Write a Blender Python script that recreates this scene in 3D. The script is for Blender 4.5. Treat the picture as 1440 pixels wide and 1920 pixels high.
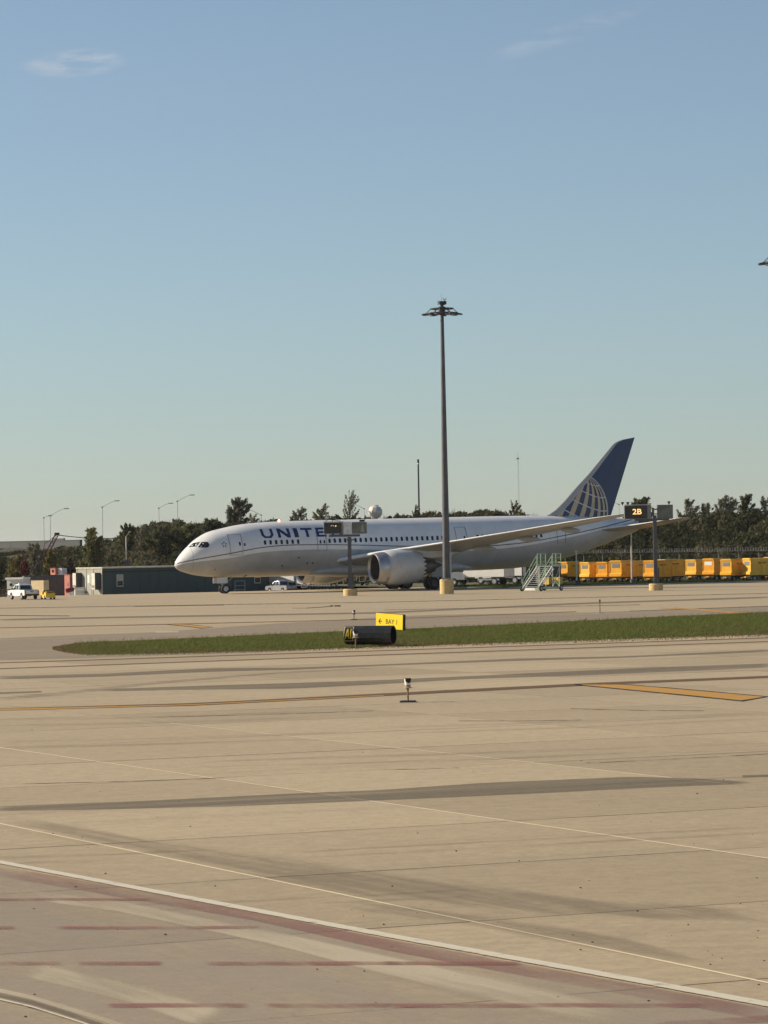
import bpy, math, random
import numpy as np
from mathutils import Vector, Matrix
R_ = math.radians
random.seed(7); rng = np.random.default_rng(7)
for o in list(bpy.data.objects): bpy.data.objects.remove(o)
scn = bpy.context.scene
COL = scn.collection

# ------------------------------------------------------------------ camera
FPX, CAMH = 6400.0, 4.8                       # focal length in photo pixels, eye height
roll, pitch = R_(1.0), math.atan(63 / 6400)
cF = Vector((0, math.cos(pitch), math.sin(pitch)))
cU0 = Vector((0, -math.sin(pitch), math.cos(pitch))); cR0 = Vector((1, 0, 0))
cR = cR0 * math.cos(roll) - cU0 * math.sin(roll)
cU = cU0 * math.cos(roll) + cR0 * math.sin(roll)
CP = Vector((0, 0, CAMH))
cam = bpy.data.cameras.new('camera'); camo = bpy.data.objects.new('camera', cam); COL.objects.link(camo)
M = Matrix((cR, cU, -cF)).transposed().to_4x4(); M.translation = CP
camo.matrix_world = M
cam.sensor_fit = 'HORIZONTAL'; cam.sensor_width = 27.0; cam.lens = 27.0 * FPX / 1440
cam.clip_start = 1.0; cam.clip_end = 20000
scn.camera = camo

# ------------------------------------------------------------------ light
SUN_EL, SUN_PHI = R_(27), R_(14)              # sun stands to the left, a little beyond the scene
sdir = Vector((-math.cos(SUN_PHI) * math.cos(SUN_EL), math.sin(SUN_PHI) * math.cos(SUN_EL), math.sin(SUN_EL)))
world = bpy.data.worlds.new('World'); scn.world = world; world.use_nodes = True
wn = world.node_tree.nodes; wl = world.node_tree.links; wn.clear()
def wnode(t, **k):
    n = wn.new(t)
    for a, b in k.items(): setattr(n, a, b)
    return n
sky = wnode('ShaderNodeTexSky', sky_type='NISHITA', sun_disc=False, sun_elevation=SUN_EL,
            sun_rotation=math.atan2(sdir.x, sdir.y), altitude=200, air_density=0.9, dust_density=0.3, ozone_density=5.0)
bg = wnode('ShaderNodeBackground'); bg.inputs['Strength'].default_value = 0.074
wout = wnode('ShaderNodeOutputWorld')
# thin cirrus wisps: direction-space noise, kept inside two soft patches
tc = wnode('ShaderNodeTexCoord')
def wmath(op, a, b=None, c=None):
    n = wnode('ShaderNodeMath', operation=op)
    for i, v in enumerate((a, b, c)):
        if v is None: continue
        if isinstance(v, (int, float)): n.inputs[i].default_value = v
        else: wl.new(v, n.inputs[i])
    return n.outputs[0]
sep = wnode('ShaderNodeSeparateXYZ'); wl.new(tc.outputs['Generated'], sep.inputs[0])
az = wmath('ARCTAN2', sep.outputs[0], sep.outputs[1]); el = wmath('ARCSINE', sep.outputs[2])
def patch(a0, e0, da, de, tilt):
    x = wmath('SUBTRACT', az, a0); y = wmath('SUBTRACT', el, e0)
    xr = wmath('ADD', wmath('MULTIPLY', x, math.cos(tilt)), wmath('MULTIPLY', y, math.sin(tilt)))
    yr = wmath('SUBTRACT', wmath('MULTIPLY', y, math.cos(tilt)), wmath('MULTIPLY', x, math.sin(tilt)))
    d = wmath('ADD', wmath('POWER', wmath('ABSOLUTE', wmath('DIVIDE', xr, da)), 2.0), wmath('POWER', wmath('ABSOLUTE', wmath('DIVIDE', yr, de)), 2.0))
    return wmath('MAXIMUM', wmath('SUBTRACT', 1.0, d), 0.0)
cmb = wnode('ShaderNodeCombineXYZ')
wl.new(wmath('MULTIPLY', wmath('ADD', az, wmath('MULTIPLY', el, -0.6)), 60.0), cmb.inputs[0]); wl.new(wmath('MULTIPLY', el, 260.0), cmb.inputs[1])
nz = wnode('ShaderNodeTexNoise'); nz.inputs['Scale'].default_value = 1.0; nz.inputs['Detail'].default_value = 5.0; nz.inputs['Roughness'].default_value = 0.62
wl.new(cmb.outputs[0], nz.inputs['Vector'])
pA = patch(-0.0885, 0.1415, 0.0165, 0.0046, 0.07); pB = patch(0.0560, 0.1480, 0.028, 0.0036, 0.30)
pm = wmath('ADD', wmath('MULTIPLY', pA, 1.7), wmath('MULTIPLY', pB, 0.65))
cl = wmath('MULTIPLY', pm, wmath('MULTIPLY', wmath('MAXIMUM', wmath('SUBTRACT', nz.outputs[0], 0.40), 0.0), 1.7))
mixc = wnode('ShaderNodeMixRGB'); mixc.inputs[2].default_value = (5.6, 5.9, 6.1, 1)
wl.new(wmath('MINIMUM', cl, 0.5), mixc.inputs[0])
hs = wnode('ShaderNodeHueSaturation'); hs.inputs['Saturation'].default_value = 0.8; hs.inputs['Value'].default_value = 1.0
tint = wnode('ShaderNodeMixRGB', blend_type='MULTIPLY'); tint.inputs[0].default_value = 1.0; tint.inputs[2].default_value = (1.0, 1.0, 0.945, 1)
wl.new(sky.outputs[0], hs.inputs['Color']); wl.new(hs.outputs[0], tint.inputs[1]); wl.new(tint.outputs[0], mixc.inputs[1])
wl.new(mixc.outputs[0], bg.inputs['Color']); wl.new(bg.outputs[0], wout.inputs[0])
sun = bpy.data.lights.new('sun', 'SUN'); sun.energy = 4.8; sun.angle = R_(0.53); sun.color = (1.0, 0.86, 0.66)
suno = bpy.data.objects.new('sun', sun); COL.objects.link(suno)
suno.rotation_euler = (-sdir).to_track_quat('-Z', 'Y').to_euler()
suno.location = (-60, 60, 90)
scn.view_settings.view_transform = 'Standard'; scn.view_settings.look = 'None'
scn.view_settings.gamma = 1.0; scn.view_settings.use_curve_mapping = False
scn.view_settings.exposure = 0.5
scn.cycles.max_bounces = 6; scn.cycles.transparent_max_bounces = 24

# ------------------------------------------------------------------ helpers
def ray(px, py): return cF + cR * ((px - 720) / FPX) - cU * ((py - 960) / FPX)
def at(px, py, z=0.0):
    d = ray(px, py); return CP + d * ((z - CAMH) / d.z)
def at_d(px, py, D):                              # a point at a given ground distance
    d = ray(px, py); return CP + d * (D / d.y)
AX = R_(25)                                       # taxiway / stand axis
uX, vX = Vector((math.cos(AX), math.sin(AX), 0)), Vector((-math.sin(AX), math.cos(AX), 0))
def uv_of(P): return P.dot(uX), P.dot(vX)
def from_uv(u, v, z=0.0): return uX * u + vX * v + Vector((0, 0, z))

def tag(o, label=None, cat=None, group=None, kind=None):
    if label: o['label'] = label
    if cat: o['category'] = cat
    if group: o['group'] = group
    if kind: o['kind'] = kind
    return o
def thing(name, label, cat, loc=(0, 0, 0), rz=0.0, group=None):
    o = bpy.data.objects.new(name, None); COL.objects.link(o)
    o.location = loc; o.rotation_euler = (0, 0, rz); o.empty_display_size = 0.3
    return tag(o, label, cat, group)
def copy_tree(o, parent=None):
    c = o.copy(); COL.objects.link(c); c.parent = parent
    for ch in list(o.children): copy_tree(ch, c)
    return c

class MB:
    def __init__(s): s.v = []; s.f = []; s.m = []; s.uv = None
    def add(s, vs, fs, mi=0):
        b = len(s.v); s.v += [tuple(p) for p in vs]
        for f in fs: s.f.append(tuple(i + b for i in f)); s.m.append(mi)
        return s
    def box(s, c, d, rz=0.0, mi=0, taper=1.0):
        x, y, z = d[0] / 2, d[1] / 2, d[2] / 2; ca, sa = math.cos(rz), math.sin(rz); vs = []
        for k in (-1, 1):
            t = taper if k > 0 else 1.0
            for i, j in ((-1, -1), (1, -1), (1, 1), (-1, 1)):
                a, b = i * x * t, j * y * t
                vs.append((c[0] + a * ca - b * sa, c[1] + a * sa + b * ca, c[2] + k * z))
        return s.add(vs, [(3, 2, 1, 0), (4, 5, 6, 7), (0, 1, 5, 4), (1, 2, 6, 5), (2, 3, 7, 6), (3, 0, 4, 7)], mi)
    def cbox(s, c, d, b=0.03, mi=0):              # box with chamfered edges all round
        x, y, z = d[0] / 2, d[1] / 2, d[2] / 2; rings = []
        for zz, ins in ((-z, b), (-z + b, 0), (z - b, 0), (z, b)):
            X, Y = x - ins, y - ins
            rings.append([(c[0] + p * X - q * 0, c[1] + r * Y, c[2] + zz) for p, r, q in ()] or
                         [(c[0] + X - b, c[1] - Y, c[2] + zz), (c[0] + X, c[1] - Y + b, c[2] + zz), (c[0] + X, c[1] + Y - b, c[2] + zz), (c[0] + X - b, c[1] + Y, c[2] + zz),
                          (c[0] - X + b, c[1] + Y, c[2] + zz), (c[0] - X, c[1] + Y - b, c[2] + zz), (c[0] - X, c[1] - Y + b, c[2] + zz), (c[0] - X + b, c[1] - Y, c[2] + zz)])
        return s.loft(rings, True, True, mi)
    def frame(s, d):
        d = Vector(d).normalized(); up = Vector((0, 0, 1)) if abs(d.z) < 0.95 else Vector((1, 0, 0))
        a = d.cross(up).normalized(); return d, a, a.cross(d).normalized()
    def beam(s, p, q, w, h=None, mi=0):
        h = h or w; p = Vector(p); q = Vector(q); d, a, b = s.frame(q - p)
        vs = [e + a * (i * w / 2) + b * (j * h / 2) for e in (p, q) for i, j in ((-1, -1), (1, -1), (1, 1), (-1, 1))]
        return s.add(vs, [(0, 1, 2, 3), (7, 6, 5, 4), (4, 5, 1, 0), (5, 6, 2, 1), (6, 7, 3, 2), (7, 4, 0, 3)], mi)
    def tube(s, p, q, r0, r1=None, n=8, mi=0):
        r1 = r0 if r1 is None else r1; p = Vector(p); q = Vector(q); d, a, b = s.frame(q - p)
        rg = [[e + a * (r * math.cos(2 * math.pi * i / n)) + b * (r * math.sin(2 * math.pi * i / n)) for i in range(n)] for e, r in ((p, r0), (q, r1))]
        return s.loft(rg, True, True, mi)
    def lathe(s, prof, o, d, n=24, mi=0, mis=None):
        o = Vector(o); d, a, b = s.frame(d)
        for k in range(len(prof) - 1):
            rg = [[o + d * t + a * (r * math.cos(2 * math.pi * i / n)) + b * (r * math.sin(2 * math.pi * i / n)) for i in range(n)] for t, r in prof[k:k + 2]]
            s.loft(rg, True, False, mis[k] if mis else mi)
        return s
    def loft(s, rings, closed=True, caps=False, mi=0):
        n = len(rings[0]); vs = [p for r in rings for p in r]; fs = []
        for k in range(len(rings) - 1):
            for i in range(n if closed else n - 1):
                j = (i + 1) % n; fs.append((k * n + i, k * n + j, (k + 1) * n + j, (k + 1) * n + i))
        if caps: fs += [tuple(range(n - 1, -1, -1)), tuple(range((len(rings) - 1) * n, len(rings) * n))]
        return s.add(vs, fs, mi)
    def prism(s, poly, ext, mi=0):                # polygon (3-D points) extruded by a vector
        e = Vector(ext); n = len(poly); vs = [Vector(p) for p in poly] + [Vector(p) + e for p in poly]
        fs = [tuple(range(n - 1, -1, -1)), tuple(range(n, 2 * n))] + [(i, (i + 1) % n, n + (i + 1) % n, n + i) for i in range(n)]
        return s.add(vs, fs, mi)
    def build(s, name, mats, parent=None, smooth=None, loc=None, rot=None, fix=True):
        me = bpy.data.meshes.new(name); me.from_pydata(s.v, [], s.f)
        if not isinstance(mats, (list, tuple)): mats = [mats]
        for m in mats: me.materials.append(m)
        if len(mats) > 1: me.polygons.foreach_set('material_index', s.m)
        if fix:
            import bmesh
            bm = bmesh.new(); bm.from_mesh(me); bmesh.ops.remove_doubles(bm, verts=bm.verts, dist=1e-5)
            bmesh.ops.recalc_face_normals(bm, faces=bm.faces); bm.to_mesh(me); bm.free()
        if smooth:
            me.polygons.foreach_set('use_smooth', [True] * len(me.polygons)); me.set_sharp_from_angle(angle=R_(smooth))
        me.update()
        o = bpy.data.objects.new(name, me); COL.objects.link(o); o.parent = parent
        if loc is not None: o.location = loc
        if rot is not None: o.rotation_euler = rot
        return o

def share(o, parent, loc, rz=None):               # another object with the same mesh
    c = o.copy(); COL.objects.link(c); c.parent = parent; c.location = loc
    if rz is not None: c.rotation_euler = (0, 0, rz)
    return c

def pchip(xs, ys):
    xs = np.array(xs, float); ys = np.array(ys, float); h = np.diff(xs); d = np.diff(ys) / h; m = np.zeros(len(xs))
    for i in range(1, len(xs) - 1):
        m[i] = 0 if d[i - 1] * d[i] <= 0 else 3 * (h[i - 1] + h[i]) / ((2 * h[i] + h[i - 1]) / d[i - 1] + (h[i] + 2 * h[i - 1]) / d[i])
    m[0], m[-1] = d[0], d[-1]
    def f(x):
        x = min(max(x, xs[0]), xs[-1]); i = min(int(np.searchsorted(xs, x, 'right')) - 1, len(xs) - 2); t = (x - xs[i]) / h[i]
        return float((1 + 2 * t) * (1 - t) ** 2 * ys[i] + t * (1 - t) ** 2 * h[i] * m[i] + t * t * (3 - 2 * t) * ys[i + 1] + t * t * (t - 1) * h[i] * m[i + 1])
    return f
def lerp_list(pts):
    xs = [p[0] for p in pts]; ys = [p[1] for p in pts]
    return lambda x: float(np.interp(x, xs, ys))

# ------------------------------------------------------------------ materials
MATS = {}
class NT:
    def __init__(s, m): s.t = m.node_tree; s.n = s.t.nodes; s.l = s.t.links
    def new(s, t, **k):
        n = s.n.new(t)
        for a, b in k.items(): setattr(n, a, b)
        return n
    def put(s, sock, v):
        if isinstance(v, (int, float)): sock.default_value = v
        elif isinstance(v, (tuple, list)): sock.default_value = tuple(v) if len(v) != 3 or sock.type == 'VECTOR' else (*v, 1)
        else: s.l.new(v, sock)
    def math(s, op, a, b=None, c=None, clamp=False):
        n = s.new('ShaderNodeMath', operation=op, use_clamp=clamp)
        for i, v in enumerate((a, b, c)):
            if v is not None: s.put(n.inputs[i], v)
        return n.outputs[0]
    def mix(s, f, a, b, mode='MIX'):
        n = s.new('ShaderNodeMixRGB', blend_type=mode); s.put(n.inputs[0], f); s.put(n.inputs[1], a); s.put(n.inputs[2], b); return n.outputs[0]
    def noise(s, vec, scale, detail=3.0, rough=0.55):
        n = s.new('ShaderNodeTexNoise'); s.put(n.inputs['Vector'], vec); n.inputs['Scale'].default_value = scale
        n.inputs['Detail'].default_value = detail; n.inputs['Roughness'].default_value = rough; return n.outputs[0]
    def ramp(s, f, a, b):
        n = s.new('ShaderNodeMapRange', interpolation_type='SMOOTHSTEP'); s.put(n.inputs[0], f); n.inputs[1].default_value = a; n.inputs[2].default_value = b; return n.outputs[0]
    def xyz(s, vec):
        n = s.new('ShaderNodeSeparateXYZ'); s.put(n.inputs[0], vec); return n.outputs
    def comb(s, x, y, z):
        n = s.new('ShaderNodeCombineXYZ'); s.put(n.inputs[0], x); s.put(n.inputs[1], y); s.put(n.inputs[2], z); return n.outputs[0]
def base_mat(name):
    m = bpy.data.materials.new(name); m.use_nodes = True; t = NT(m)
    return m, t, t.n['Principled BSDF']
def pos(t): return t.new('ShaderNodeNewGeometry').outputs['Position']
def obc(t): return t.new('ShaderNodeTexCoord').outputs['Object']
def mat(name, col, rough=0.6, metal=0.0, var=0.18, scale=1.5, spec=0.4, emit=None, estr=0.0, bump=0.0, dirt=None):
    if name in MATS: return MATS[name]
    m, t, p = base_mat(name); c = tuple(col)
    o = obc(t); n1 = t.noise(o, scale, 5.0); n2 = t.noise(o, scale * 7, 2.0)
    f = t.math('ADD', t.math('MULTIPLY', n1, 0.7), t.math('MULTIPLY', n2, 0.3))
    f = t.ramp(f, 0.3, 0.7)
    lo = tuple(max(0, x * (1 - var)) for x in c); hi = tuple(min(1, x * (1 + var * 0.6)) for x in c)
    cc = t.mix(f, lo, hi)
    if dirt: cc = t.mix(t.math('MULTIPLY', t.ramp(t.noise(o, scale * 0.6, 6.0, 0.7), 0.5, 0.75), dirt[1]), cc, dirt[0])
    t.put(p.inputs['Base Color'], cc)
    t.put(p.inputs['Roughness'], t.math('ADD', rough - 0.08, t.math('MULTIPLY', n2, 0.16)))
    p.inputs['Metallic'].default_value = metal; p.inputs['Specular IOR Level'].default_value = spec
    if emit: p.inputs['Emission Color'].default_value = (*emit, 1); p.inputs['Emission Strength'].default_value = estr
    if bump:
        b = t.new('ShaderNodeBump'); b.inputs['Strength'].default_value = bump; b.inputs['Distance'].default_value = 0.02
        t.put(b.inputs['Height'], n2); t.l.new(b.outputs[0], p.inputs['Normal'])
    MATS[name] = m; return m

CONC = (0.372, 0.295, 0.181)
def concrete(name, joints=False, slab=True):
    m, t, p = base_mat(name); P = pos(t); x = t.xyz(P)
    u = t.math('ADD', t.math('MULTIPLY', x[0], math.cos(AX)), t.math('MULTIPLY', x[1], math.sin(AX)))
    v = t.math('SUBTRACT', t.math('MULTIPLY', x[1], math.cos(AX)), t.math('MULTIPLY', x[0], math.sin(AX)))
    UV = t.comb(u, v, 0.0)
    big = t.noise(UV, 0.06, 4.0); streak = t.noise(t.comb(t.math('MULTIPLY', u, 0.035), t.math('MULTIPLY', v, 0.55), 0.0), 1.0, 5.0, 0.6)
    streakb = t.noise(t.comb(t.math('MULTIPLY', u, 0.45), t.math('MULTIPLY', v, 0.05), 3.0), 1.0, 4.0, 0.6)
    fine = t.noise(P, 9.0, 4.0, 0.7); grit = t.noise(P, 60.0, 2.0, 0.8)
    c = t.mix(t.ramp(big, 0.3, 0.7), tuple(k * 0.9 for k in CONC), tuple(k * 1.08 for k in CONC))
    c = t.mix(t.math('MULTIPLY', t.ramp(streak, 0.5, 0.7), 0.5), c, (0.22, 0.185, 0.125))
    thin = t.noise(t.comb(t.math('MULTIPLY', u, 0.05), t.math('MULTIPLY', v, 2.6), 5.0), 1.0, 4.0, 0.7)
    c = t.mix(t.math('MULTIPLY', t.ramp(thin, 0.56, 0.72), 0.42), c, (0.20, 0.165, 0.11))
    c = t.mix(t.math('MULTIPLY', t.ramp(thin, 0.44, 0.3), 0.3), c, (0.50, 0.42, 0.28))
    c = t.mix(t.math('MULTIPLY', t.ramp(streakb, 0.55, 0.8), 0.32), c, (0.25, 0.21, 0.16))
    c = t.mix(t.math('MULTIPLY', t.ramp(t.noise(UV, 0.35, 5.0, 0.65), 0.5, 0.75), 0.25), c, (0.47, 0.38, 0.26))
    c = t.mix(0.26, c, t.mix(t.ramp(fine, 0.25, 0.75), (0.2, 0.16, 0.12), (0.6, 0.5, 0.36)), 'MIX')
    blot = t.noise(P, 2.6, 6.0, 0.75)
    c = t.mix(0.2, c, t.mix(t.ramp(blot, 0.35, 0.65), (0.19, 0.155, 0.10), (0.58, 0.48, 0.31)), 'MIX')
    c = t.mix(0.22, c, t.mix(t.ramp(grit, 0.25, 0.75), (0.15, 0.12, 0.09), (0.72, 0.58, 0.40)), 'MIX')
    vo = t.new('ShaderNodeTexVoronoi'); t.put(vo.inputs['Vector'], P); vo.inputs['Scale'].default_value = 1.6; vo.inputs['Randomness'].default_value = 1.0
    speck = t.math('LESS_THAN', vo.outputs['Distance'], 0.035)
    keep = t.math('GREATER_THAN', t.xyz(vo.outputs['Color'])[0], 0.72)
    c = t.mix(t.math('MULTIPLY', t.math('MULTIPLY', speck, keep), 0.8), c, (0.035, 0.03, 0.026))
    if slab:
        r = t.new('ShaderNodeObjectInfo').outputs['Random']
        c = t.mix(1.0, c, t.mix(r, (0.86, 0.855, 0.845), (1.08, 1.08, 1.075)), 'MULTIPLY')
    if joints:
        fv = t.math('ABSOLUTE', t.math('SUBTRACT', t.math('FRACT', t.math('DIVIDE', t.math('SUBTRACT', v, 32.1 - 3.425), 6.85)), 0.5))
        ln = t.ramp(fv, 0.018, 0.008)
        some = t.ramp(t.noise(t.comb(t.math('MULTIPLY', u, 0.01), t.math('MULTIPLY', v, 0.15), 9.0), 1.0, 3.0), 0.38, 0.55)
        c = t.mix(t.math('MULTIPLY', t.math('MULTIPLY', ln, some), 0.75), c, (0.06, 0.05, 0.042))
    t.put(p.inputs['Base Color'], c); p.inputs['Roughness'].default_value = 0.85; p.inputs['Specular IOR Level'].default_value = 0.25
    b = t.new('ShaderNodeBump'); b.inputs['Strength'].default_value = 0.12; b.inputs['Distance'].default_value = 0.01
    t.put(b.inputs['Height'], fine); t.l.new(b.outputs[0], p.inputs['Normal'])
    return m
M_slab = concrete('concrete_slab'); M_conc = concrete('concrete_far', True, False)
M_seal = mat('joint_filler_dark', (0.055, 0.045, 0.038), 0.9, var=0.3, scale=0.6)
M_seal_l = mat('joint_sealant_pale', (0.62, 0.54, 0.40), 0.6, var=0.3, scale=0.8)

def decal(name, col, strength, edge=0.12, nscale=1.2, lo=0.35, hi=0.6, stretch=0.2, rough=0.85, wear=1.0, fade=0.0, vst=1.0):
    """paint or stain on concrete: colour over transparent, worn by noise; UV v runs across the strip"""
    m, t, p = base_mat(name); P = pos(t); x = t.xyz(P)
    u = t.math('ADD', t.math('MULTIPLY', x[0], math.cos(AX)), t.math('MULTIPLY', x[1], math.sin(AX)))
    v = t.math('SUBTRACT', t.math('MULTIPLY', x[1], math.cos(AX)), t.math('MULTIPLY', x[0], math.sin(AX)))
    UV = t.comb(t.math('MULTIPLY', u, stretch), t.math('MULTIPLY', v, vst), 0.0)
    n = t.noise(UV, nscale, 6.0, 0.65); g = t.noise(P, 14.0, 3.0, 0.7)
    uvn = t.new('ShaderNodeUVMap'); vv = t.xyz(uvn.outputs[0])
    e = t.math('MINIMUM', vv[1], t.math('SUBTRACT', 1.0, vv[1]))
    e = t.math('ADD', e, t.math('MULTIPLY', t.math('SUBTRACT', n, 0.5), edge * 1.6))
    a = t.ramp(e, 0.0, edge)
    w = t.math('ADD', t.math('MULTIPLY', t.ramp(n, lo, hi), wear), 1.0 - wear)
    a = t.math('MULTIPLY', t.math('MULTIPLY', a, w), t.math('MULTIPLY', t.math('ADD', 0.72, t.math('MULTIPLY', g, 0.56)), strength), clamp=True)
    if fade:
        ends = t.math('MINIMUM', vv[0], t.math('SUBTRACT', 1.0, vv[0])); a = t.math('MULTIPLY', a, t.ramp(t.math('ADD', ends, t.math('MULTIPLY', t.math('SUBTRACT', n, 0.5), fade)), 0.0, fade))
    c = t.mix(t.math('MULTIPLY', g, 0.35), col, tuple(k * 0.6 for k in col))
    t.put(p.inputs['Base Color'], c); p.inputs['Roughness'].default_value = rough; p.inputs['Specular IOR Level'].default_value = 0.25
    t.put(p.inputs['Alpha'], a)
    return m
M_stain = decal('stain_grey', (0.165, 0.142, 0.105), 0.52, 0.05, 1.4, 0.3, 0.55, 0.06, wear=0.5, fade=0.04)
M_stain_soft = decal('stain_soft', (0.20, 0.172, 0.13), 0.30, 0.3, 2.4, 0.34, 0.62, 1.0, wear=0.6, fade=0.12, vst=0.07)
M_apron_grey = decal('worn_grey_apron', (0.40, 0.345, 0.285), 0.55, 0.06, 0.8, 0.3, 0.65, 1.0, wear=0.7, vst=0.12)
M_shoulder = decal('grey_shoulder', (0.31, 0.27, 0.215), 0.42, 0.05, 0.4, 0.15, 0.55, 0.2, wear=0.4)
M_track = decal('rubber_track', (0.18, 0.153, 0.115), 0.17, 0.25, 1.8, 0.4, 0.62, 0.12, wear=0.9, fade=0.15)
M_pale = decal('pale_scrubbed', (0.60, 0.52, 0.38), 0.75, 0.2, 1.0, 0.3, 0.6, 1.0, wear=0.6, vst=0.12, fade=0.12)
M_white_l = decal('white_line_paint', (0.62, 0.57, 0.46), 1.1, 0.12, 3.0, 0.26, 0.5, 1.0, wear=0.5)
M_red = decal('red_paint', (0.32, 0.135, 0.12), 0.58, 0.05, 1.6, 0.32, 0.62, 1.0, wear=0.75, fade=0.10, vst=0.35)
M_redsoft = decal('red_paint_worn', (0.31, 0.15, 0.135), 0.5, 0.06, 1.0, 0.30, 0.62, 1.0, wear=0.75, fade=0.08, vst=0.12)
M_ylw = decal('yellow_line_paint', (0.56, 0.31, 0.075), 0.85, 0.04, 1.4, 0.25, 0.45, 0.4, wear=0.4)
M_brown = decal('brown_line_stain', (0.15, 0.088, 0.045), 0.85, 0.15, 0.8, 0.2, 0.5, 0.1, wear=0.4)
M_blk = decal('black_line_paint', (0.035, 0.032, 0.03), 1.0, 0.08, 1.0, 0.3, 0.5, 0.3, wear=0.5)
M_crack = decal('crack_dark', (0.07, 0.055, 0.045), 0.75, 0.2, 2.5, 0.42, 0.55, 0.6, wear=0.75)

white = mat('white_paint', (0.78, 0.77, 0.74), 0.35, var=0.08)
offwhite = mat('offwhite_panel', (0.62, 0.60, 0.53), 0.6, var=0.15, dirt=((0.3, 0.25, 0.18), 0.5))
greymetal = mat('galvanised_metal', (0.34, 0.35, 0.35), 0.45, 0.6, var=0.2, scale=3)
darkmetal = mat('dark_metal', (0.045, 0.047, 0.05), 0.5, 0.3, var=0.3, scale=3)
polegrey = mat('weathered_pole_steel', (0.105, 0.105, 0.112), 0.55, 0.35, var=0.25, scale=0.8)
rubber = mat('rubber', (0.014, 0.014, 0.015), 0.75, var=0.3)
glass_dk = mat('dark_glass', (0.010, 0.012, 0.016), 0.08, var=0.1, spec=0.6)
steel_b = mat('bright_steel', (0.45, 0.45, 0.46), 0.38, 0.8, var=0.15, scale=2)
concbase = mat('concrete_base', (0.60, 0.43, 0.20), 0.85, var=0.2, scale=2.5, bump=0.3, dirt=((0.2, 0.15, 0.09), 0.5))
black = mat('black_paint', (0.012, 0.013, 0.014), 0.4, var=0.2)
yellowcart = mat('yellow_cart_paint', (0.84, 0.42, 0.02), 0.5, var=0.16, scale=1.6, dirt=((0.34, 0.18, 0.03), 0.55))
red_p = mat('faded_red_paint', (0.55, 0.12, 0.10), 0.55, var=0.2)
sunlit_red_p = mat('sunlit_red_paint', (0.72, 0.28, 0.22), 0.6, var=0.15)  # red boxes made pinkish, the sunlight on them put into the colour

# ------------------------------------------------------------------ ground
def gz(u, v):                                     # apron falls away a little behind the stand, on the left
    def ss(x): x = min(1, max(0, x)); return x * x * (3 - 2 * x)
    return -1.0 * ss((v - 348) / 45) * (1 - ss((u - 158) / 34))
def ground_at(px, py):
    P = at(px, py)
    for _ in range(30):
        u, v = uv_of(P); P = at(px, py, gz(u, v) * 0.5 + P.z * 0.5)
    return P
def sheet(name, us, vs, zf, m, parent=None):
    b = MB(); nu = len(us)
    b.v = [tuple(from_uv(u, v, zf(u, v))) for v in vs for u in us]
    b.f = [(j * nu + i, j * nu + i + 1, (j + 1) * nu + i + 1, (j + 1) * nu + i) for j in range(len(vs) - 1) for i in range(nu - 1)]
    b.m = [0] * len(b.f)
    return b.build(name, m, parent, smooth=60, fix=False)

m, t, p = base_mat('rough_ground')
P = pos(t); c = t.mix(t.ramp(t.noise(P, 0.09, 5.0), 0.35, 0.65), (0.055, 0.062, 0.02), (0.11, 0.085, 0.04))
c = t.mix(t.ramp(t.noise(P, 1.3, 4.0), 0.4, 0.7), c, (0.035, 0.045, 0.014)); t.put(p.inputs['Base Color'], c); p.inputs['Roughness'].default_value = 0.95
M_ground = m
g = sheet('ground', list(np.linspace(-3000, 3600, 12)), list(np.linspace(-3000, 9000, 20)), lambda u, v: -1.6, M_ground); tag(g, kind='structure')

GV0, GV1 = 147.3, 178.0                           # grass island between taxiway and apron
ua = list(np.linspace(-150, 420, 58))
apron = sheet('apron', ua, [GV0 - 0.05] + list(np.linspace(185, 340, 8)) + list(np.linspace(346, 420, 26)), lambda u, v: gz(u, v), M_conc); tag(apron, kind='structure')
base = sheet('taxiway', list(np.linspace(-150, 420, 20)), list(np.linspace(-60, GV0 - 0.05, 12)), lambda u, v: -0.014, M_seal); tag(base, kind='structure')
# concrete slabs in view, each its own piece with an open joint round it
A0, AS, B0, BS = 32.1, 6.85, 11.75, 7.55
J = 0.022
sb = MB(); sb.box((BS / 2, AS / 2, -0.12), (BS - J, AS - J, 0.24))
slab0 = None; nslab = 0
def in_view(u, v, pad=40):
    P = from_uv(u, v); d = P - CP; y = d.dot(cF)
    if y < 5: return False
    return abs(d.dot(cR) / y * FPX) < 720 + pad and abs(d.dot(cU) / y * FPX) < 960 + pad
for j in range(-2, 17):
    v0 = A0 + j * AS; v1 = min(v0 + AS, GV0 - 0.06)
    for i in range(-12, 24):
        u0 = B0 + i * BS
        pts = [(u0 + BS * a / 4, v0 + (v1 - v0) * b / 4) for a in range(5) for b in range(5)]
        if not any(in_view(*q, pad=260) for q in pts): continue
        z = random.uniform(-0.0012, 0.0012)
        if slab0 is None: o = slab0 = sb.build('slab', M_slab, base)
        else: o = slab0.copy(); COL.objects.link(o); o.parent = base
        o.location = from_uv(u0, v0, z); o.rotation_euler = (0, 0, AX)
        if v0 + AS > GV0: o.scale = (1, (GV0 - 0.05 - v0) / AS, 1)
        nslab += 1
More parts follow.
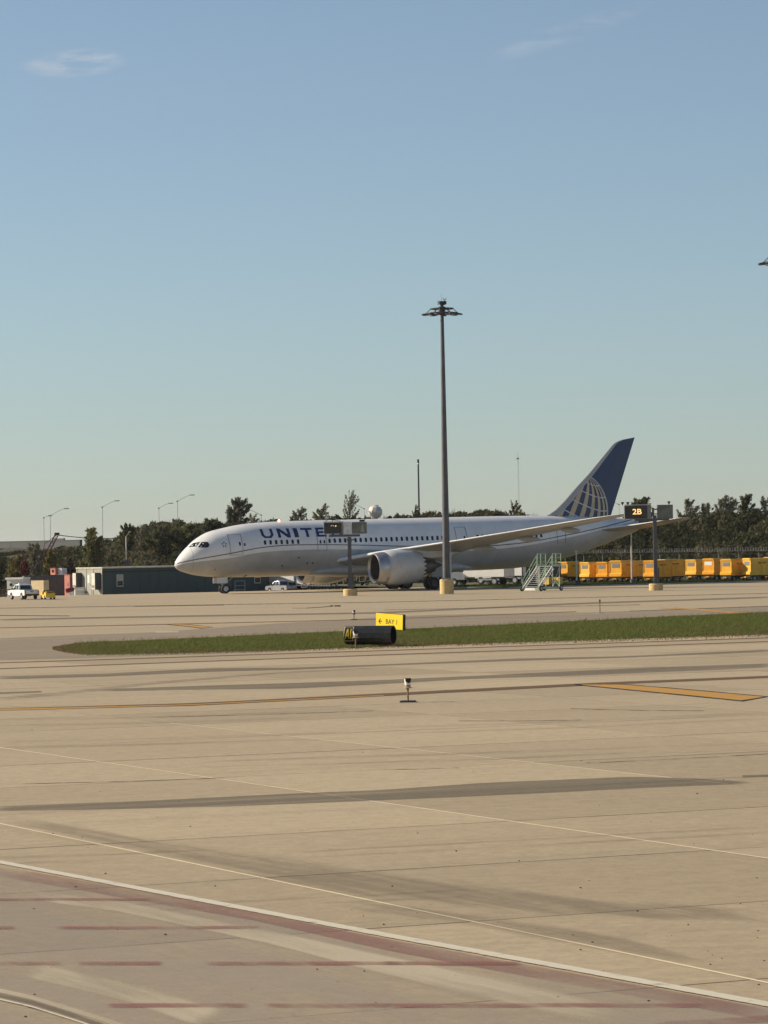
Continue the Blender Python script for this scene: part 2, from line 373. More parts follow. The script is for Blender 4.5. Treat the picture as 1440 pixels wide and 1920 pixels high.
# pale strips in the lengthwise joints: sun glint painted into their colour
def strip_uv(name, u0, v0, u1, v1, w, z, m, parent):
    b = MB(); a = from_uv(u0, v0, z); c = from_uv(u1, v1, z); d = (c - a).normalized(); n = Vector((-d.y, d.x, 0)) * (w / 2)
    b.add([a - n, c - n, c + n, a + n], [(0, 1, 2, 3)]); return b.build(name, m, parent, fix=False)
for u0, v0, v1 in ((B0 + BS, 20, 66), (B0 + 2 * BS, 24, 92), (B0 + 3 * BS, 58, 88)):
    strip_uv('joint_sealant', u0, v0, u0, v1, 0.06, 0.0045, decal('joint_sealant_%d' % int(u0), (0.80, 0.68, 0.46), 1.6, 0.02, 1.2, 0.25, 0.5, 0.3, wear=0.7), base)

M_joint = decal('joint_dark', (0.095, 0.075, 0.055), 0.65, 0.1, 0.5, 0.36, 0.66, 0.25, wear=0.9)
JSTR = []
for k in range(-2, 17):
    v_ = A0 + k * AS
    if v_ < GV0 - 1: JSTR.append(strip_uv('joint_sealant', -70, v_, 130, v_, (0.04 if v_ < 60 else .07) * random.uniform(.8, 1.3), 0.0035, M_joint, base))
for k in range(-6, 14): JSTR.append(strip_uv('joint_sealant', B0 + k * BS, 15, B0 + k * BS, GV0 - 1, 0.035, 0.003, M_joint, base))

def band(name, top, bot, m, z, parent, n=40, kind='px'):
    """strip laid on the pavement between two traced edges"""
    def res(L):
        xs = np.linspace(0, 1, n); ac = np.cumsum([0] + [math.hypot(L[i + 1][0] - L[i][0], L[i + 1][1] - L[i][1]) for i in range(len(L) - 1)]); ac = ac / ac[-1]
        return list(zip(np.interp(xs, ac, [q[0] for q in L]), np.interp(xs, ac, [q[1] for q in L])))
    A, B = res(top), res(bot); vs = []; 
    for q in A + B:
        P = ground_at(*q); P.z += z; vs.append(tuple(P))
    fs = [(i + n, i + n + 1, i + 1, i) for i in range(n - 1)]
    me = bpy.data.meshes.new(name); me.from_pydata(vs, [], fs); me.materials.append(m)
    uvl = me.uv_layers.new(name='UVMap')
    for pl in me.polygons:
        for li in pl.loop_indices:
            k = me.loops[li].vertex_index; uvl.data[li].uv = ((k % n) / (n - 1), 1.0 if k < n else 0.0)
    o = bpy.data.objects.new(name, me); COL.objects.link(o); o.parent = parent; return o
def line(name, pts, th, m, z, parent, n=40):
    th = th if isinstance(th, (list, tuple)) else [th] * len(pts)
    return band(name, [(x, y - h / 2) for (x, y), h in zip(pts, th)], [(x, y + h / 2) for (x, y), h in zip(pts, th)], m, z, parent, n)
def fix_uv(o):                                     # sealant strips use the same decal shader
    me = o.data; l = me.uv_layers.new(name='UVMap')
    for q, uvv in zip(range(4), ((0, 0), (1, 0), (1, 1), (0, 1))): l.data[q].uv = uvv
for o in list(base.children):
    if o.name.startswith('joint_sealant'): fix_uv(o)
Z1, Z2, Z3 = 0.005, 0.009, 0.013
# stains
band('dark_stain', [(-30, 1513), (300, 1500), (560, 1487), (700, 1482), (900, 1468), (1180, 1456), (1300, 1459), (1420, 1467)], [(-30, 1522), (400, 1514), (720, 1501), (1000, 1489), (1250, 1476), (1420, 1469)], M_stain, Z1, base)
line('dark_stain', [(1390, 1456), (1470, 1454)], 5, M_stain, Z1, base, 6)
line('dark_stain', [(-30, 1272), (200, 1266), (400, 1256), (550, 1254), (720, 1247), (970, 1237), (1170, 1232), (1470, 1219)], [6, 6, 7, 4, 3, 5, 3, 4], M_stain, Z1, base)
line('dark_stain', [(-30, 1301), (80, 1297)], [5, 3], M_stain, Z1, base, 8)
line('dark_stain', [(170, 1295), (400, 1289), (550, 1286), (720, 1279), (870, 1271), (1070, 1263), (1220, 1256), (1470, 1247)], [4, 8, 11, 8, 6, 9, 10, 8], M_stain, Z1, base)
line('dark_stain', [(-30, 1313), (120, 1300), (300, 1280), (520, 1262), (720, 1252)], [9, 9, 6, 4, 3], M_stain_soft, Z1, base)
band('tyre_track', [(-30, 1520), (250, 1566), (500, 1600), (720, 1630), (1080, 1680), (1470, 1706)], [(-30, 1555), (250, 1596), (500, 1650), (720, 1692), (1080, 1722), (1470, 1733)], M_stain_soft, Z1, base)
band('tyre_track', [(640, 1685), (900, 1712), (1180, 1758), (1330, 1800)], [(640, 1705), (900, 1742), (1180, 1796), (1330, 1818)], M_stain_soft, Z2 - 0.002, base)
band('worn_apron', [(-30, 1618), (720, 1758), (1470, 1895)], [(-30, 1990), (720, 1990), (1470, 1990)], M_apron_grey, Z1, base)
band('scrubbed_band', [(-30, 1655), (220, 1688), (500, 1742), (720, 1790), (1100, 1868), (1300, 1905)], [(-30, 1680), (220, 1712), (500, 1772), (720, 1832), (1000, 1900), (1150, 1945)], M_pale, Z1 + 0.002, base)
band('scrubbed_band', [(60, 1800), (250, 1845), (450, 1895)], [(20, 1830), (220, 1880), (380, 1935)], M_pale, Z1 + 0.002, base, 16)
for pts in ([(-30, 1255), (720, 1228), (1470, 1202)], [(-30, 1244), (720, 1220), (1470, 1195)]):
    line('expansion_line', pts, 1.8, M_brown, Z1, base)
for k_, (x0, y0, x1, y1) in enumerate(((-30, 1392, 700, 1372), (300, 1430, 1470, 1392), (500, 1600, 1470, 1548), (-30, 1610, 420, 1592), (200, 1700, 900, 1668), (-30, 1350, 600, 1335), (700, 1365, 1470, 1336))):
    for d_ in (0, 11):
        line('tyre_track', [(x0, y0 + d_), ((x0 + x1) / 2, (y0 + y1) / 2 + d_ + 2), (x1, y1 + d_)], 5, M_track, Z1 + .001, base, 24)
# painted markings
line('taxiway_edge_line', [(-30, 1331), (360, 1321), (720, 1303), (970, 1290), (1120, 1282.5), (1470, 1268)], [4, 6, 6, 6, 5, 5], M_brown, Z2, base)
line('taxiway_edge_line', [(-30, 1331.5), (80, 1329.5), (360, 1322), (720, 1304.5)], [3, 2.6, 1.4, 1.2], M_ylw, Z3, base)
band('yellow_hold_marking', [(1078, 1283), (1170, 1282.5), (1300, 1293), (1445, 1306)], [(1078, 1285), (1200, 1297), (1300, 1307), (1390, 1316)], M_blk, Z2, base)
band('yellow_hold_marking', [(1090, 1284), (1168, 1284), (1300, 1295), (1435, 1307)], [(1092, 1285), (1200, 1295.5), (1300, 1305), (1388, 1314)], M_ylw, Z3, base)
line('white_boundary_line', [(-40, 1610), (0, 1617.5), (720, 1754), (1080, 1819), (1480, 1892)], [7, 7, 9, 10, 11], M_white_l, Z3, base)
band('red_boundary_band', [(-30, 1620), (250, 1667), (480, 1712), (720, 1760), (1080, 1826), (1470, 1897)], [(-30, 1640), (250, 1688), (480, 1728), (720, 1782), (1080, 1850), (1470, 1922)], M_redsoft, Z2, base)
for y, th, segs in ((1688, 5, ((-30, 290),)), (1741, 6, ((-30, 28), (95, 500))), (1808, 7, ((-30, 118), (140, 305), (380, 760), (700, 980))), (1887, 8, ((190, 470), (490, 740), (700, 1340)))):
    for a, b in segs: line('red_dash', [(a, y - 0.3), (b, y - 0.7)], th, M_red, Z3, base, 14)
band('red_dash', [(1240, 1916), (1340, 1911), (1470, 1902)], [(1200, 1928), (1340, 1924), (1470, 1916)], M_redsoft, Z3, base, 12)
line('old_white_line', [(-30, 1852), (60, 1872), (130, 1893), (260, 1935)], [9, 9, 10, 12], M_pale, Z2, base)
line('old_white_line', [(-30, 1861), (60, 1881), (130, 1903), (220, 1935)], [6, 8, 9, 9], M_stain, Z2 + 0.002, base)
line('old_white_line', [(-30, 1869), (60, 1890), (130, 1912), (200, 1935)], [3, 3, 3, 3], M_white_l, Z3 + 0.002, base)
for x0, y0, x1, y1 in ((40, 1470, 420, 1459), (720, 1443, 860, 1440), (1100, 1431, 1470, 1412), (860, 1352, 1090, 1350), (290, 1345, 700, 1333), (1070, 1329, 1320, 1333)):
    line('crack', [(x0, y0), ((x0 + x1) / 2, (y0 + y1) / 2 + 1), (x1, y1)], 1.0, M_crack, Z1, base, 20)
# far apron lines and shoulder
band('grey_shoulder', [(-30, 1197), (300, 1184), (550, 1166), (800, 1152), (1100, 1148), (1470, 1134)], [(-30, 1240), (160, 1236), (550, 1222), (800, 1200), (1100, 1176), (1470, 1150)], M_shoulder, Z1, apron, 60)
for pts, th, m_ in (([(-30, 1163), (200, 1158), (720, 1149), (1080, 1132), (1470, 1119)], 3.2, M_stain), ([(-30, 1178), (300, 1171), (720, 1161), (1080, 1147)], 1.4, M_brown), ([(-30, 1141), (400, 1134), (720, 1129), (1470, 1112)], 1.3, M_crack), ([(250, 1137), (420, 1134.5)], 1.6, M_brown), ([(-30, 1154), (130, 1155)], 1.2, M_blk), ([(720, 1144), (1100, 1136), (1200, 1134)], 1.2, M_crack), ([(1180, 1146), (1470, 1136)], 1.2, M_crack)):
    line('apron_line', pts, th, m_, Z2, apron, 50)
band('yellow_stand_marking', [(310, 1170.5), (350, 1170), (402, 1176)], [(312, 1171.5), (352, 1175.5), (376, 1179)], M_blk, Z2, apron, 12)
band('yellow_stand_marking', [(318, 1170.8), (350, 1171), (398, 1176.3)], [(322, 1171.5), (354, 1174.8), (377, 1178)], M_ylw, Z3, apron, 12)
line('yellow_stand_marking', [(1236, 1140), (1280, 1141.5), (1400, 1152)], [1.0, 1.6, 1.8], M_ylw, Z3, apron, 12)
line('yellow_stand_marking', [(1262, 1139.3), (1320, 1143.5), (1420, 1151)], [1.0, 1.4, 1.5], M_ylw, Z3, apron, 12)
line('white_dash', [(292, 1185.5), (335, 1185)], 1.3, M_white_l, Z2, apron, 6)

# ------------------------------------------------------------------ verge, kerb, hill
m, t, p = base_mat('grass_soil'); P = pos(t)
c = t.mix(t.ramp(t.noise(P, 0.5, 5.0), 0.35, 0.65), (0.085, 0.095, 0.028), (0.12, 0.105, 0.045)); c = t.mix(t.ramp(t.noise(P, 6.0, 4.0), 0.4, 0.7), c, (0.05, 0.06, 0.018))
t.put(p.inputs['Base Color'], c); p.inputs['Roughness'].default_value = 0.95; M_soil = m
KV = 328.6
verge = sheet('verge', list(np.linspace(168, 420, 40)), list(np.linspace(KV + 0.3, 420, 12)), lambda u, v: 0.03, M_soil); tag(verge, kind='structure')
kb = MB(); kb.box((0, 0, 0.0), (252, 0.30, 0.24)); kerb = kb.build('kerb', mat('kerb_concrete', (0.42, 0.38, 0.30), 0.85, var=0.25, scale=0.7), None, loc=from_uv(168 + 126, KV + 0.149, 0.0), rot=(0, 0, AX)); tag(kerb, kind='structure')

# hill: columns of (base, crest) found from where the crest shows and how far off it stands
hx = [-400, -60, 60, 150, 200, 250, 320, 430, 560, 700, 820, 900, 940, 1010, 1100, 1180, 1300, 1440, 1800]
hD0 = [470, 445, 445, 442, 442, 442, 440, 436, 432, 428, 426, 424, 422, 420, 416, 412, 407, 402, 392]
hD1 = [590, 575, 570, 545, 500, 485, 482, 478, 474, 470, 468, 466, 464, 462, 458, 452, 446, 440, 430]
hY = [1032, 1031, 1032, 1034, 1022, 1000, 992, 990, 988, 981, 975, 972, 974, 980, 990, 990, 985, 978, 972]
fD0, fD1, fY = pchip(hx, hD0), pchip(hx, hD1), pchip(hx, hY)
hnoise = lambda a, b: 0.35 * math.sin(a * 0.23 + b * 0.4) + 0.25 * math.sin(a * 0.61 - b * 0.9 + 1.3)
def hill_pt(x, s):                                # s 0 base .. 1 crest .. 1.6 back
    A = at_d(x, 1105, fD0(x)); A.z = -0.9 if x < 700 else -0.2
    B = at_d(x, fY(x), fD1(x))
    if s <= 1:
        P = A.lerp(B, s); e = s ** 0.75 * (1 - 0.12 * math.sin(math.pi * s)); P.z = A.z + (B.z - A.z) * e
        P.z += hnoise(P.x, P.y) * min(1, 4 * s)
    else:
        P = B.copy(); P += (B - A).normalized() * 60 * (s - 1); P.z = B.z - 14 * (s - 1) ** 1.5
    return P
hxs = list(np.linspace(-400, 1800, 111)); hss = list(np.linspace(0, 1, 15)) + [1.08, 1.25, 1.6, 2.2]
b = MB(); b.v = [tuple(hill_pt(x, s)) for s in hss for x in hxs]; n = len(hxs)
b.f = [(j * n + i, j * n + i + 1, (j + 1) * n + i + 1, (j + 1) * n + i) for j in range(len(hss) - 1) for i in range(n - 1)]; b.m = [0] * len(b.f)
m, t, p = base_mat('hill_grass'); P = pos(t)
c = t.mix(t.ramp(t.noise(P, 0.12, 5.0), 0.35, 0.65), (0.05, 0.05, 0.03), (0.085, 0.075, 0.045)); c = t.mix(t.ramp(t.noise(P, 1.8, 5.0, 0.7), 0.4, 0.65), c, (0.028, 0.03, 0.018))
t.put(p.inputs['Base Color'], c); p.inputs['Roughness'].default_value = 0.95; M_hill = m
hill = b.build('hill', M_hill, None, smooth=80, fix=False); tag(hill, kind='structure')
def hill_z(px, D):
    s = (D - fD0(px)) / max(1, fD1(px) - fD0(px)); return hill_pt(px, s)

# ------------------------------------------------------------------ airliner
PITCH = R_(0.5)
NG = at(421, 1113)                                # nose wheels on the ground
NS = 5.6                                          # nose gear station
AC0 = NG - uX * NS
air = thing('airliner', 'parked white and grey twin engine airliner with blue globe tail', 'airplane', (AC0.x, AC0.y, 0), AX)
air.rotation_mode = 'XYZ'
Rm = Matrix.Rotation(AX, 4, 'Z') @ Matrix.Translation((28.4, 0, 0)) @ Matrix.Rotation(-PITCH, 4, 'Y') @ Matrix.Translation((-28.4, 0, 0))
Wm = Matrix.Translation((AC0.x, AC0.y, 0)) @ Rm
air.location = Wm.translation; air.rotation_euler = Wm.to_euler()
Wi = Wm.inverted()
def unp(px, py, yl):                              # photo pixel -> (s, z) on the aircraft plane y = yl
    o = Wi @ CP; d = Wi.to_3x3() @ ray(px, py); k = (yl - o.y) / d.y; q = o + d * k; return q.x, q.z
S = [0, .06, .15, .4, .7, 1.0, 1.56, 2.2, 2.9, 3.9, 5.4, 6.9, 8.9, 11.7, 16, 34, 37, 40, 42.5, 46, 49, 52, 54.5, 55.9]
ZT = [3.40, 3.60, 3.77, 4.12, 4.47, 4.78, 5.30, 5.86, 6.30, 6.78, 7.12, 7.40, 7.61, 7.72, 7.75, 7.75, 7.745, 7.73, 7.70, 7.60, 7.48, 7.32, 7.12, 6.92]
ZB = [3.40, 3.20, 3.05, 2.85, 2.70, 2.60, 2.42, 2.26, 2.14, 2.04, 1.95, 1.90, 1.87, 1.85, 1.84, 1.84, 1.86, 1.94, 2.15, 2.78, 3.55, 4.45, 5.25, 5.75]
HW = [.001, .22, .38, .70, .97, 1.18, 1.52, 1.82, 2.08, 2.36, 2.62, 2.76, 2.85, 2.885, 2.885, 2.885, 2.86, 2.76, 2.62, 2.30, 1.92, 1.38, .85, .45]
fT, fB, fW = pchip(S, ZT), pchip(S, ZB), pchip(S, HW)
def sec(s): zt, zb = fT(s), fB(s); return (zt + zb) / 2, (zt - zb) / 2, fW(s)
def fus_y(s, z, off=0.0):
    zc, hh, hw = sec(s); q = max(0.0, 1 - ((z - zc) / (hh + off)) ** 2); return -(hw + off) * math.sqrt(q)
def hit(px, py, off=0.025):                       # where a sight line meets the fuselage skin
    o = Wi @ CP; d = (Wi.to_3x3() @ ray(px, py)); L = 300.0; prev = None
    for k in range(4000):
        q = o + d * L
        if 0.02 < q.x < 55.8:
            zc, hh, hw = sec(q.x); f = (q.y / (hw + off)) ** 2 + ((q.z - zc) / (hh + off)) ** 2 - 1
            if f <= 0: return q
        L += 0.03
    return None
NR = 48
b = MB(); stations = sorted(set([0, .02, .06, .1, .15, .22, .3, .4, .55] + list(np.linspace(.7, 12, 34)) + list(np.linspace(13, 36, 24)) + list(np.linspace(37, 55.9, 32))))
rings = []
for s in stations:
    zc, hh, hw = sec(s); rings.append([(s, hw * math.cos(2 * math.pi * i / NR), zc + hh * math.sin(2 * math.pi * i / NR)) for i in range(NR)])
b.loft(rings, True, True)
# livery
m, t, p = base_mat('fuselage_livery'); O = obc(t); x = t.xyz(O)
def curve(pts):
    n = t.new('ShaderNodeFloatCurve'); cv = n.mapping.curves[0]
    while len(cv.points) > 2: cv.points.remove(cv.points[1])
    for i, (s, z) in enumerate(pts):
        if i == 0: cv.points[0].location = (s / 56, z / 8)
        elif i == len(pts) - 1: cv.points[1].location = (s / 56, z / 8)
    for s, z in pts[1:-1]: cv.points.new(s / 56, z / 8)
    n.mapping.update(); t.put(n.inputs['Value'], t.math('DIVIDE', x[0], 56.0)); return t.math('MULTIPLY', n.outputs[0], 8.0)
zl = curve([(0, 3.5), (1.0, 3.76), (5.4, 4.47), (9.2, 5.02), (11.5, 5.16), (14, 5.16), (19, 5.02), (26, 4.7), (33, 4.5), (38.3, 4.62), (45.3, 5.42), (52.4, 6.55), (56, 7.2)])
zg = curve([(0, 3.3), (1.0, 3.55), (5.4, 3.98), (8.6, 4.46), (13.3, 4.64), (19, 4.55), (26, 4.2), (33, 4.05), (38.3, 4.25), (45.3, 5.1), (52.4, 6.3), (56, 6.9)])
wht = t.mix(t.ramp(t.noise(O, 0.8, 5.0), 0.3, 0.7), (0.70, 0.70, 0.68), (0.79, 0.785, 0.765))
gry = t.mix(t.ramp(t.noise(O, 0.6, 6.0, 0.65), 0.3, 0.7), (0.36, 0.355, 0.345), (0.44, 0.435, 0.42))
low = t.ramp(x[2], 2.5, 1.9)                      # streaky tan tint towards the keel
gry = t.mix(t.math('MULTIPLY', low, t.ramp(t.noise(t.comb(t.math('MULTIPLY', x[0], 0.4), x[1], x[2]), 1.4, 6.0, 0.7), 0.3, 0.7)), gry, (0.42, 0.30, 0.16))
c = t.mix(t.ramp(t.math('SUBTRACT', x[2], zg), 0.015, -0.015), wht, gry)
c = t.mix(t.ramp(t.math('ABSOLUTE', t.math('SUBTRACT', x[2], zl)), 0.065, 0.045), c, (0.13, 0.085, 0.055))
for js in (1.55, 12.2, 18.8, 30.9, 36.8, 43.5, 52.6):         # skin joints
    c = t.mix(t.math('MULTIPLY', t.ramp(t.math('ABSOLUTE', t.math('SUBTRACT', x[0], js)), 0.03, 0.015), 0.45 if js < 2 else 0.28), c, (0.12, 0.11, 0.10))
t.put(p.inputs['Base Color'], c); p.inputs['Roughness'].default_value = 0.32; p.inputs['Specular IOR Level'].default_value = 0.5
p.inputs['Coat Weight'].default_value = 0.25; p.inputs['Coat Roughness'].default_value = 0.15
M_fus = m
b.build('fuselage', M_fus, air, smooth=50)
acwhite = mat('aircraft_white', (0.72, 0.72, 0.72), 0.3, var=0.06, scale=0.8)
acgrey = mat('aircraft_grey', (0.42, 0.415, 0.40), 0.38, var=0.15, scale=0.7, dirt=((0.33, 0.24, 0.13), 0.35))
nacmat = mat('nacelle_paint', (0.52, 0.52, 0.51), 0.3, var=0.1, scale=0.9, dirt=((0.33, 0.22, 0.11), 0.3))
navy = mat('navy_paint', (0.012, 0.03, 0.105), 0.35, var=0.15)
winglow = mat('wing_underside', (0.33, 0.33, 0.325), 0.3, var=0.1, scale=0.5, dirt=((0.3, 0.2, 0.1), 0.3))
# cabin windows
def surf_patch(name, s0, s1, z0, z1, m, parent, off=0.012, r=0.3, at0=None):
    """rounded patch lying on the fuselage side, built at station at0 so that its mesh can be shared"""
    nb = MB(); w, h = (s1 - s0), (z1 - z0); n = 12; ring = []
    for i in range(n):
        a = 2 * math.pi * (i + 0.5) / n; cx, sx = math.cos(a), math.sin(a); e = 0.55
        ring.append((s0 + w / 2 + math.copysign(abs(cx) ** e, cx) * w / 2, z0 + h / 2 + math.copysign(abs(sx) ** e, sx) * h / 2))
    base_s = 0 if at0 is None else at0
    outer = [(s - base_s, fus_y(s, z, off), z) for s, z in ring]; c0 = (s0 + w / 2 - base_s, fus_y(s0 + w / 2, z0 + h / 2, off), z0 + h / 2)
    back = [(s, y + off + 0.02, z) for s, y, z in outer]
    nb.add(outer + back + [c0], [(i, (i + 1) % n, 2 * n) for i in range(n)] + [(i, n + i, n + (i + 1) % n, (i + 1) % n) for i in range(n)])
    return nb.build(name, m, parent, loc=(base_s, 0, 0))
winglass = mat('cabin_window_glass', (0.012, 0.016, 0.035), 0.15, var=0.2, spec=0.5)
w0 = surf_patch('cabin_window', 19.86, 20.14, 5.28, 5.76, winglass, air, at0=20.0)
ws = [9.25 + .635 * i for i in range(7)] + [16.72 + .61 * i for i in range(23)] + [34.4 + .61 * i for i in range(14)]
for k, s in enumerate(ws):
    if k == 0: w0.location = (s, 0, 0); o = w0
    else: o = share(w0, air, (s, 0, 0))
    if s > 37: 
        o.location.y = -(fus_y(s, 5.5, 0) - fus_y(20, 5.5, 0)) * -1
    if s < 12: o.location.y = fus_y(s, 5.5) - fus_y(20, 5.5)
for s in ws: 
    o = share(w0, air, (s, 0, 0)); o.scale = (1, -1, 1)
for s in (15.55, 16.0):
    surf_patch('door_window', s, s + 0.2, 5.25, 5.62, winglass, air)
# doors: outline on the skin
def door(s0, s1, z0, z1, win=None):
    nb = MB(); w = 0.05
    def run(p0, p1, n=10):
        for k in range(n):
            a = [p0[i] + (p1[i] - p0[i]) * k / n for i in (0, 1)]; c_ = [p0[i] + (p1[i] - p0[i]) * (k + 1) / n for i in (0, 1)]
            q = Vector((a[0], fus_y(a[0], a[1], 0.006), a[1])); r = Vector((c_[0], fus_y(c_[0], c_[1], 0.006), c_[1])); nb.beam(q, r, w, w * 0.5)
    run((s0, z0), (s0, z1)); run((s1, z0), (s1, z1)); run((s0, z0), (s1, z0)); run((s0, z1), (s1, z1))
    o = nb.build('door', mat('door_gap', (0.11, 0.11, 0.115), 0.6), air)
    if win: surf_patch('door_window', *win, winglass, o)
    return o
s0, z0 = unp(432.5, 1039, -2.75); s1, z1 = unp(457, 1003.5, -2.6)
door(s0 + 0.05, s0 + 1.42, 4.28, 6.45, (s0 + 1.05, s0 + 1.25, 5.25, 5.65))
surf_patch('door_plate', s0 + 1.55, s0 + 1.78, 5.2, 5.52, mat('door_plate_blue', (0.08, 0.1, 0.2), 0.5), air)
door(15.3, 16.35, 4.45, 6.55); door(31.8, 33.1, 4.6, 6.62, (32.7, 32.9, 5.3, 5.65)); door(44.4, 45.5, 4.6, 6.35)
for k in range(5):
    a = 2 * math.pi * k / 5 + 0.3; s_, z_ = 4.75 + 0.2 * math.cos(a), 5.42 + 0.22 * math.sin(a)
    surf_patch('star_emblem', s_ - 0.07, s_ + 0.07, z_ - 0.07, z_ + 0.07, navy, air, off=0.01)
# flight deck windows
def pane(pts, name='cockpit_window'):
    H = [hit(*q) for q in pts]; cx = sum(q[0] for q in pts) / len(pts); cy = sum(q[1] for q in pts) / len(pts); H.append(hit(cx, cy)); n = len(pts)
    for sgn in (1, -1):
        nb = MB(); vs = [(q.x, q.y * sgn, q.z) for q in H] + [(q.x + 0.05, q.y * 0.96 * sgn, q.z - 0.03) for q in H[:-1]]
        nb.add(vs, [(i, (i + 1) % n, n) for i in range(n)] + [(i, n + 1 + i, n + 1 + (i + 1) % n, (i + 1) % n) for i in range(n)]); nb.build(name, glass_dk, air)
def dens(P, k=3):
    out = []
    for i in range(len(P)):
        a, c_ = P[i], P[(i + 1) % len(P)]
        out += [(a[0] + (c_[0] - a[0]) * j / k, a[1] + (c_[1] - a[1]) * j / k) for j in range(k)]
    return out
pane(dens([(371, 1026), (378, 1016.2), (389, 1016), (393, 1021.5), (391, 1025.5), (386.5, 1027)]))
pane(dens([(353.5, 1026), (362, 1018.2), (375.3, 1016), (368, 1024.6)]))
# airline name: block letters laid on the skin
LET = {'U': [[(0, 1), (.22, 1), (.22, .38), (.34, .2), (.66, .2), (.78, .38), (.78, 1), (1, 1), (1, .3), (.78, 0), (.22, 0), (0, .3)]],
       'N': [[(0, 0), (0, 1), (.26, 1), (.78, .36), (.78, 1), (1, 1), (1, 0), (.74, 0), (.22, .64), (.22, 0)]],
       'I': [[(0, 0), (0, 1), (1, 1), (1, 0)]],
       'T': [[(0, 1), (1, 1), (1, .78), (.62, .78), (.62, 0), (.38, 0), (.38, .78), (0, .78)]],
       'E': [[(0, 0), (0, 1), (1, 1), (1, .79), (.26, .79), (.26, .6), (.9, .6), (.9, .4), (.26, .4), (.26, .21), (1, .21), (1, 0)]],
       'D': [[(0, 0), (0, 1), (.66, 1), (1, .72), (1, .28), (.66, 0), (.01, 0), (.22, .2), (.6, .2), (.78, .36), (.78, .64), (.6, .8), (.22, .8), (.22, .21)]]}
import bmesh
def letter(ch, s0, w, z0, h):
    poly = LET[ch][0]; bm = bmesh.new()
    f = bm.faces.new([bm.verts.new((s0 + a * w, 0, z0 + c_ * h)) for a, c_ in poly])
    f.normal_update(); bmesh.ops.triangulate(bm, faces=bm.faces[:])
    for zc in np.linspace(z0, z0 + h, 9)[1:-1]:
        bmesh.ops.bisect_plane(bm, geom=bm.verts[:] + bm.edges[:] + bm.faces[:], plane_co=(0, 0, zc), plane_no=(0, 0, 1))
    for q in bm.verts: q.co.y = fus_y(q.co.x, q.co.z, 0.012)
    me = bpy.data.meshes.new('letter'); bm.to_mesh(me); bm.free(); me.materials.append(mat('title_blue', (0.010, 0.032, 0.125), 0.35, var=0.1))
    o = bpy.data.objects.new('letter', me); COL.objects.link(o); o.parent = air
ux = [('U', 491.5, 514), ('N', 522, 545.5), ('I', 552.5, 560.5), ('T', 566.5, 588), ('E', 594.5, 612.5), ('D', 622, 645)]
for ch, xa, xb in ux:
    a = unp(xa, 1000, -2.62)[0]; c_ = unp(xb, 1000, -2.62)[0]; letter(ch, a, c_ - a, 5.98, 0.98)
# small ports and vents on the lower side
for px, py, r in ((529, 1061, .09), (560, 1045.5, .09), (576, 1056, .09), (586, 1056, .09), (403, 1068, .06), (460, 1080, .12), (459, 1080, .1)):
    q = hit(px, py, 0.0)
    if q: surf_patch('port', q.x - r, q.x + r, q.z - r, q.z + r, black, air, off=0.008)
# beacon and antennas
b = MB(); b.lathe([(0, .12), (.1, .11), (.2, .06), (.23, 0.001)], (12.1, 0, 7.70), (0, 0, 1), 12)
b.build('beacon_light', mat('beacon_glow', (0.9, 0.2, 0.08), 0.3, emit=(1.0, 0.25, 0.08), estr=9.0), air, smooth=60)
for s, zz in ((9.5, 7.64), (24.2, 7.74)):
    b = MB(); b.prism([(s, -.02, zz - .03), (s + .5, -.02, zz - .03), (s + .45, -.02, zz + .3), (s + .25, -.02, zz + .3)], (0, .04, 0)); b.build('antenna', acwhite, air)
# wing, stabiliser lofts
AF = [(1, 0.0), (.85, .018), (.65, .040), (.45, .054), (.28, .056), (.14, .047), (.05, .03), (.012, .015), (0, 0), (.012, -.013), (.05, -.026), (.14, -.04), (.28, -.05), (.45, -.047), (.65, -.03), (.85, -.010)]
def lift_surface(name, secs, sgn, mats, tw=0.02, le_m=None, parent=None):
    nb = MB(); rings = []
    for y, s, ch, z, tc_ in secs:
        rings.append([(s + a * ch, sgn * y, z + c_ * ch * tc_ / .11 + (0.0 - a) * ch * tw) for a, c_ in AF])
    n = len(AF)
    for k in range(len(rings) - 1):
        for i in range(n):
            j = (i + 1) % n; mi = 0 if i < 5 else (1 if 5 <= i < 9 else 2)
            nb.add([rings[k][i], rings[k][j], rings[k + 1][j], rings[k + 1][i]], [(0, 1, 2, 3)], mi)
    nb.add(rings[-1], [tuple(range(n))], 0); nb.add(rings[0], [tuple(range(n))], 0)
    return nb.build(name, mats, parent or air, smooth=45)
LEm = mat('leading_edge_glint', (0.82, 0.82, 0.80), 0.3, 0.0, var=0.1, scale=0.6)  # near-white leading edge, the sun's highlight painted into its colour
WING = [(0.5, 16.2, 13.3, 3.05, .105), (2.9, 17.9, 11.6, 3.45, .105), (6, 20.0, 9.6, 3.95, .10), (9.7, 22.5, 7.6, 4.50, .09), (14, 25.45, 6.2, 5.1, .085), (20, 29.55, 4.6, 5.98, .08), (25, 33.0, 3.3, 6.75, .10), (27.5, 35.0, 2.55, 7.15, .095), (29.0, 36.8, 1.75, 7.42, .09), (30.0, 38.5, .9, 7.62, .09)]
def wing_z(y): return float(np.interp(y, [q[0] for q in WING], [q[3] for q in WING])), float(np.interp(y, [q[0] for q in WING], [q[1] for q in WING])), float(np.interp(y, [q[0] for q in WING], [q[2] for q in WING]))
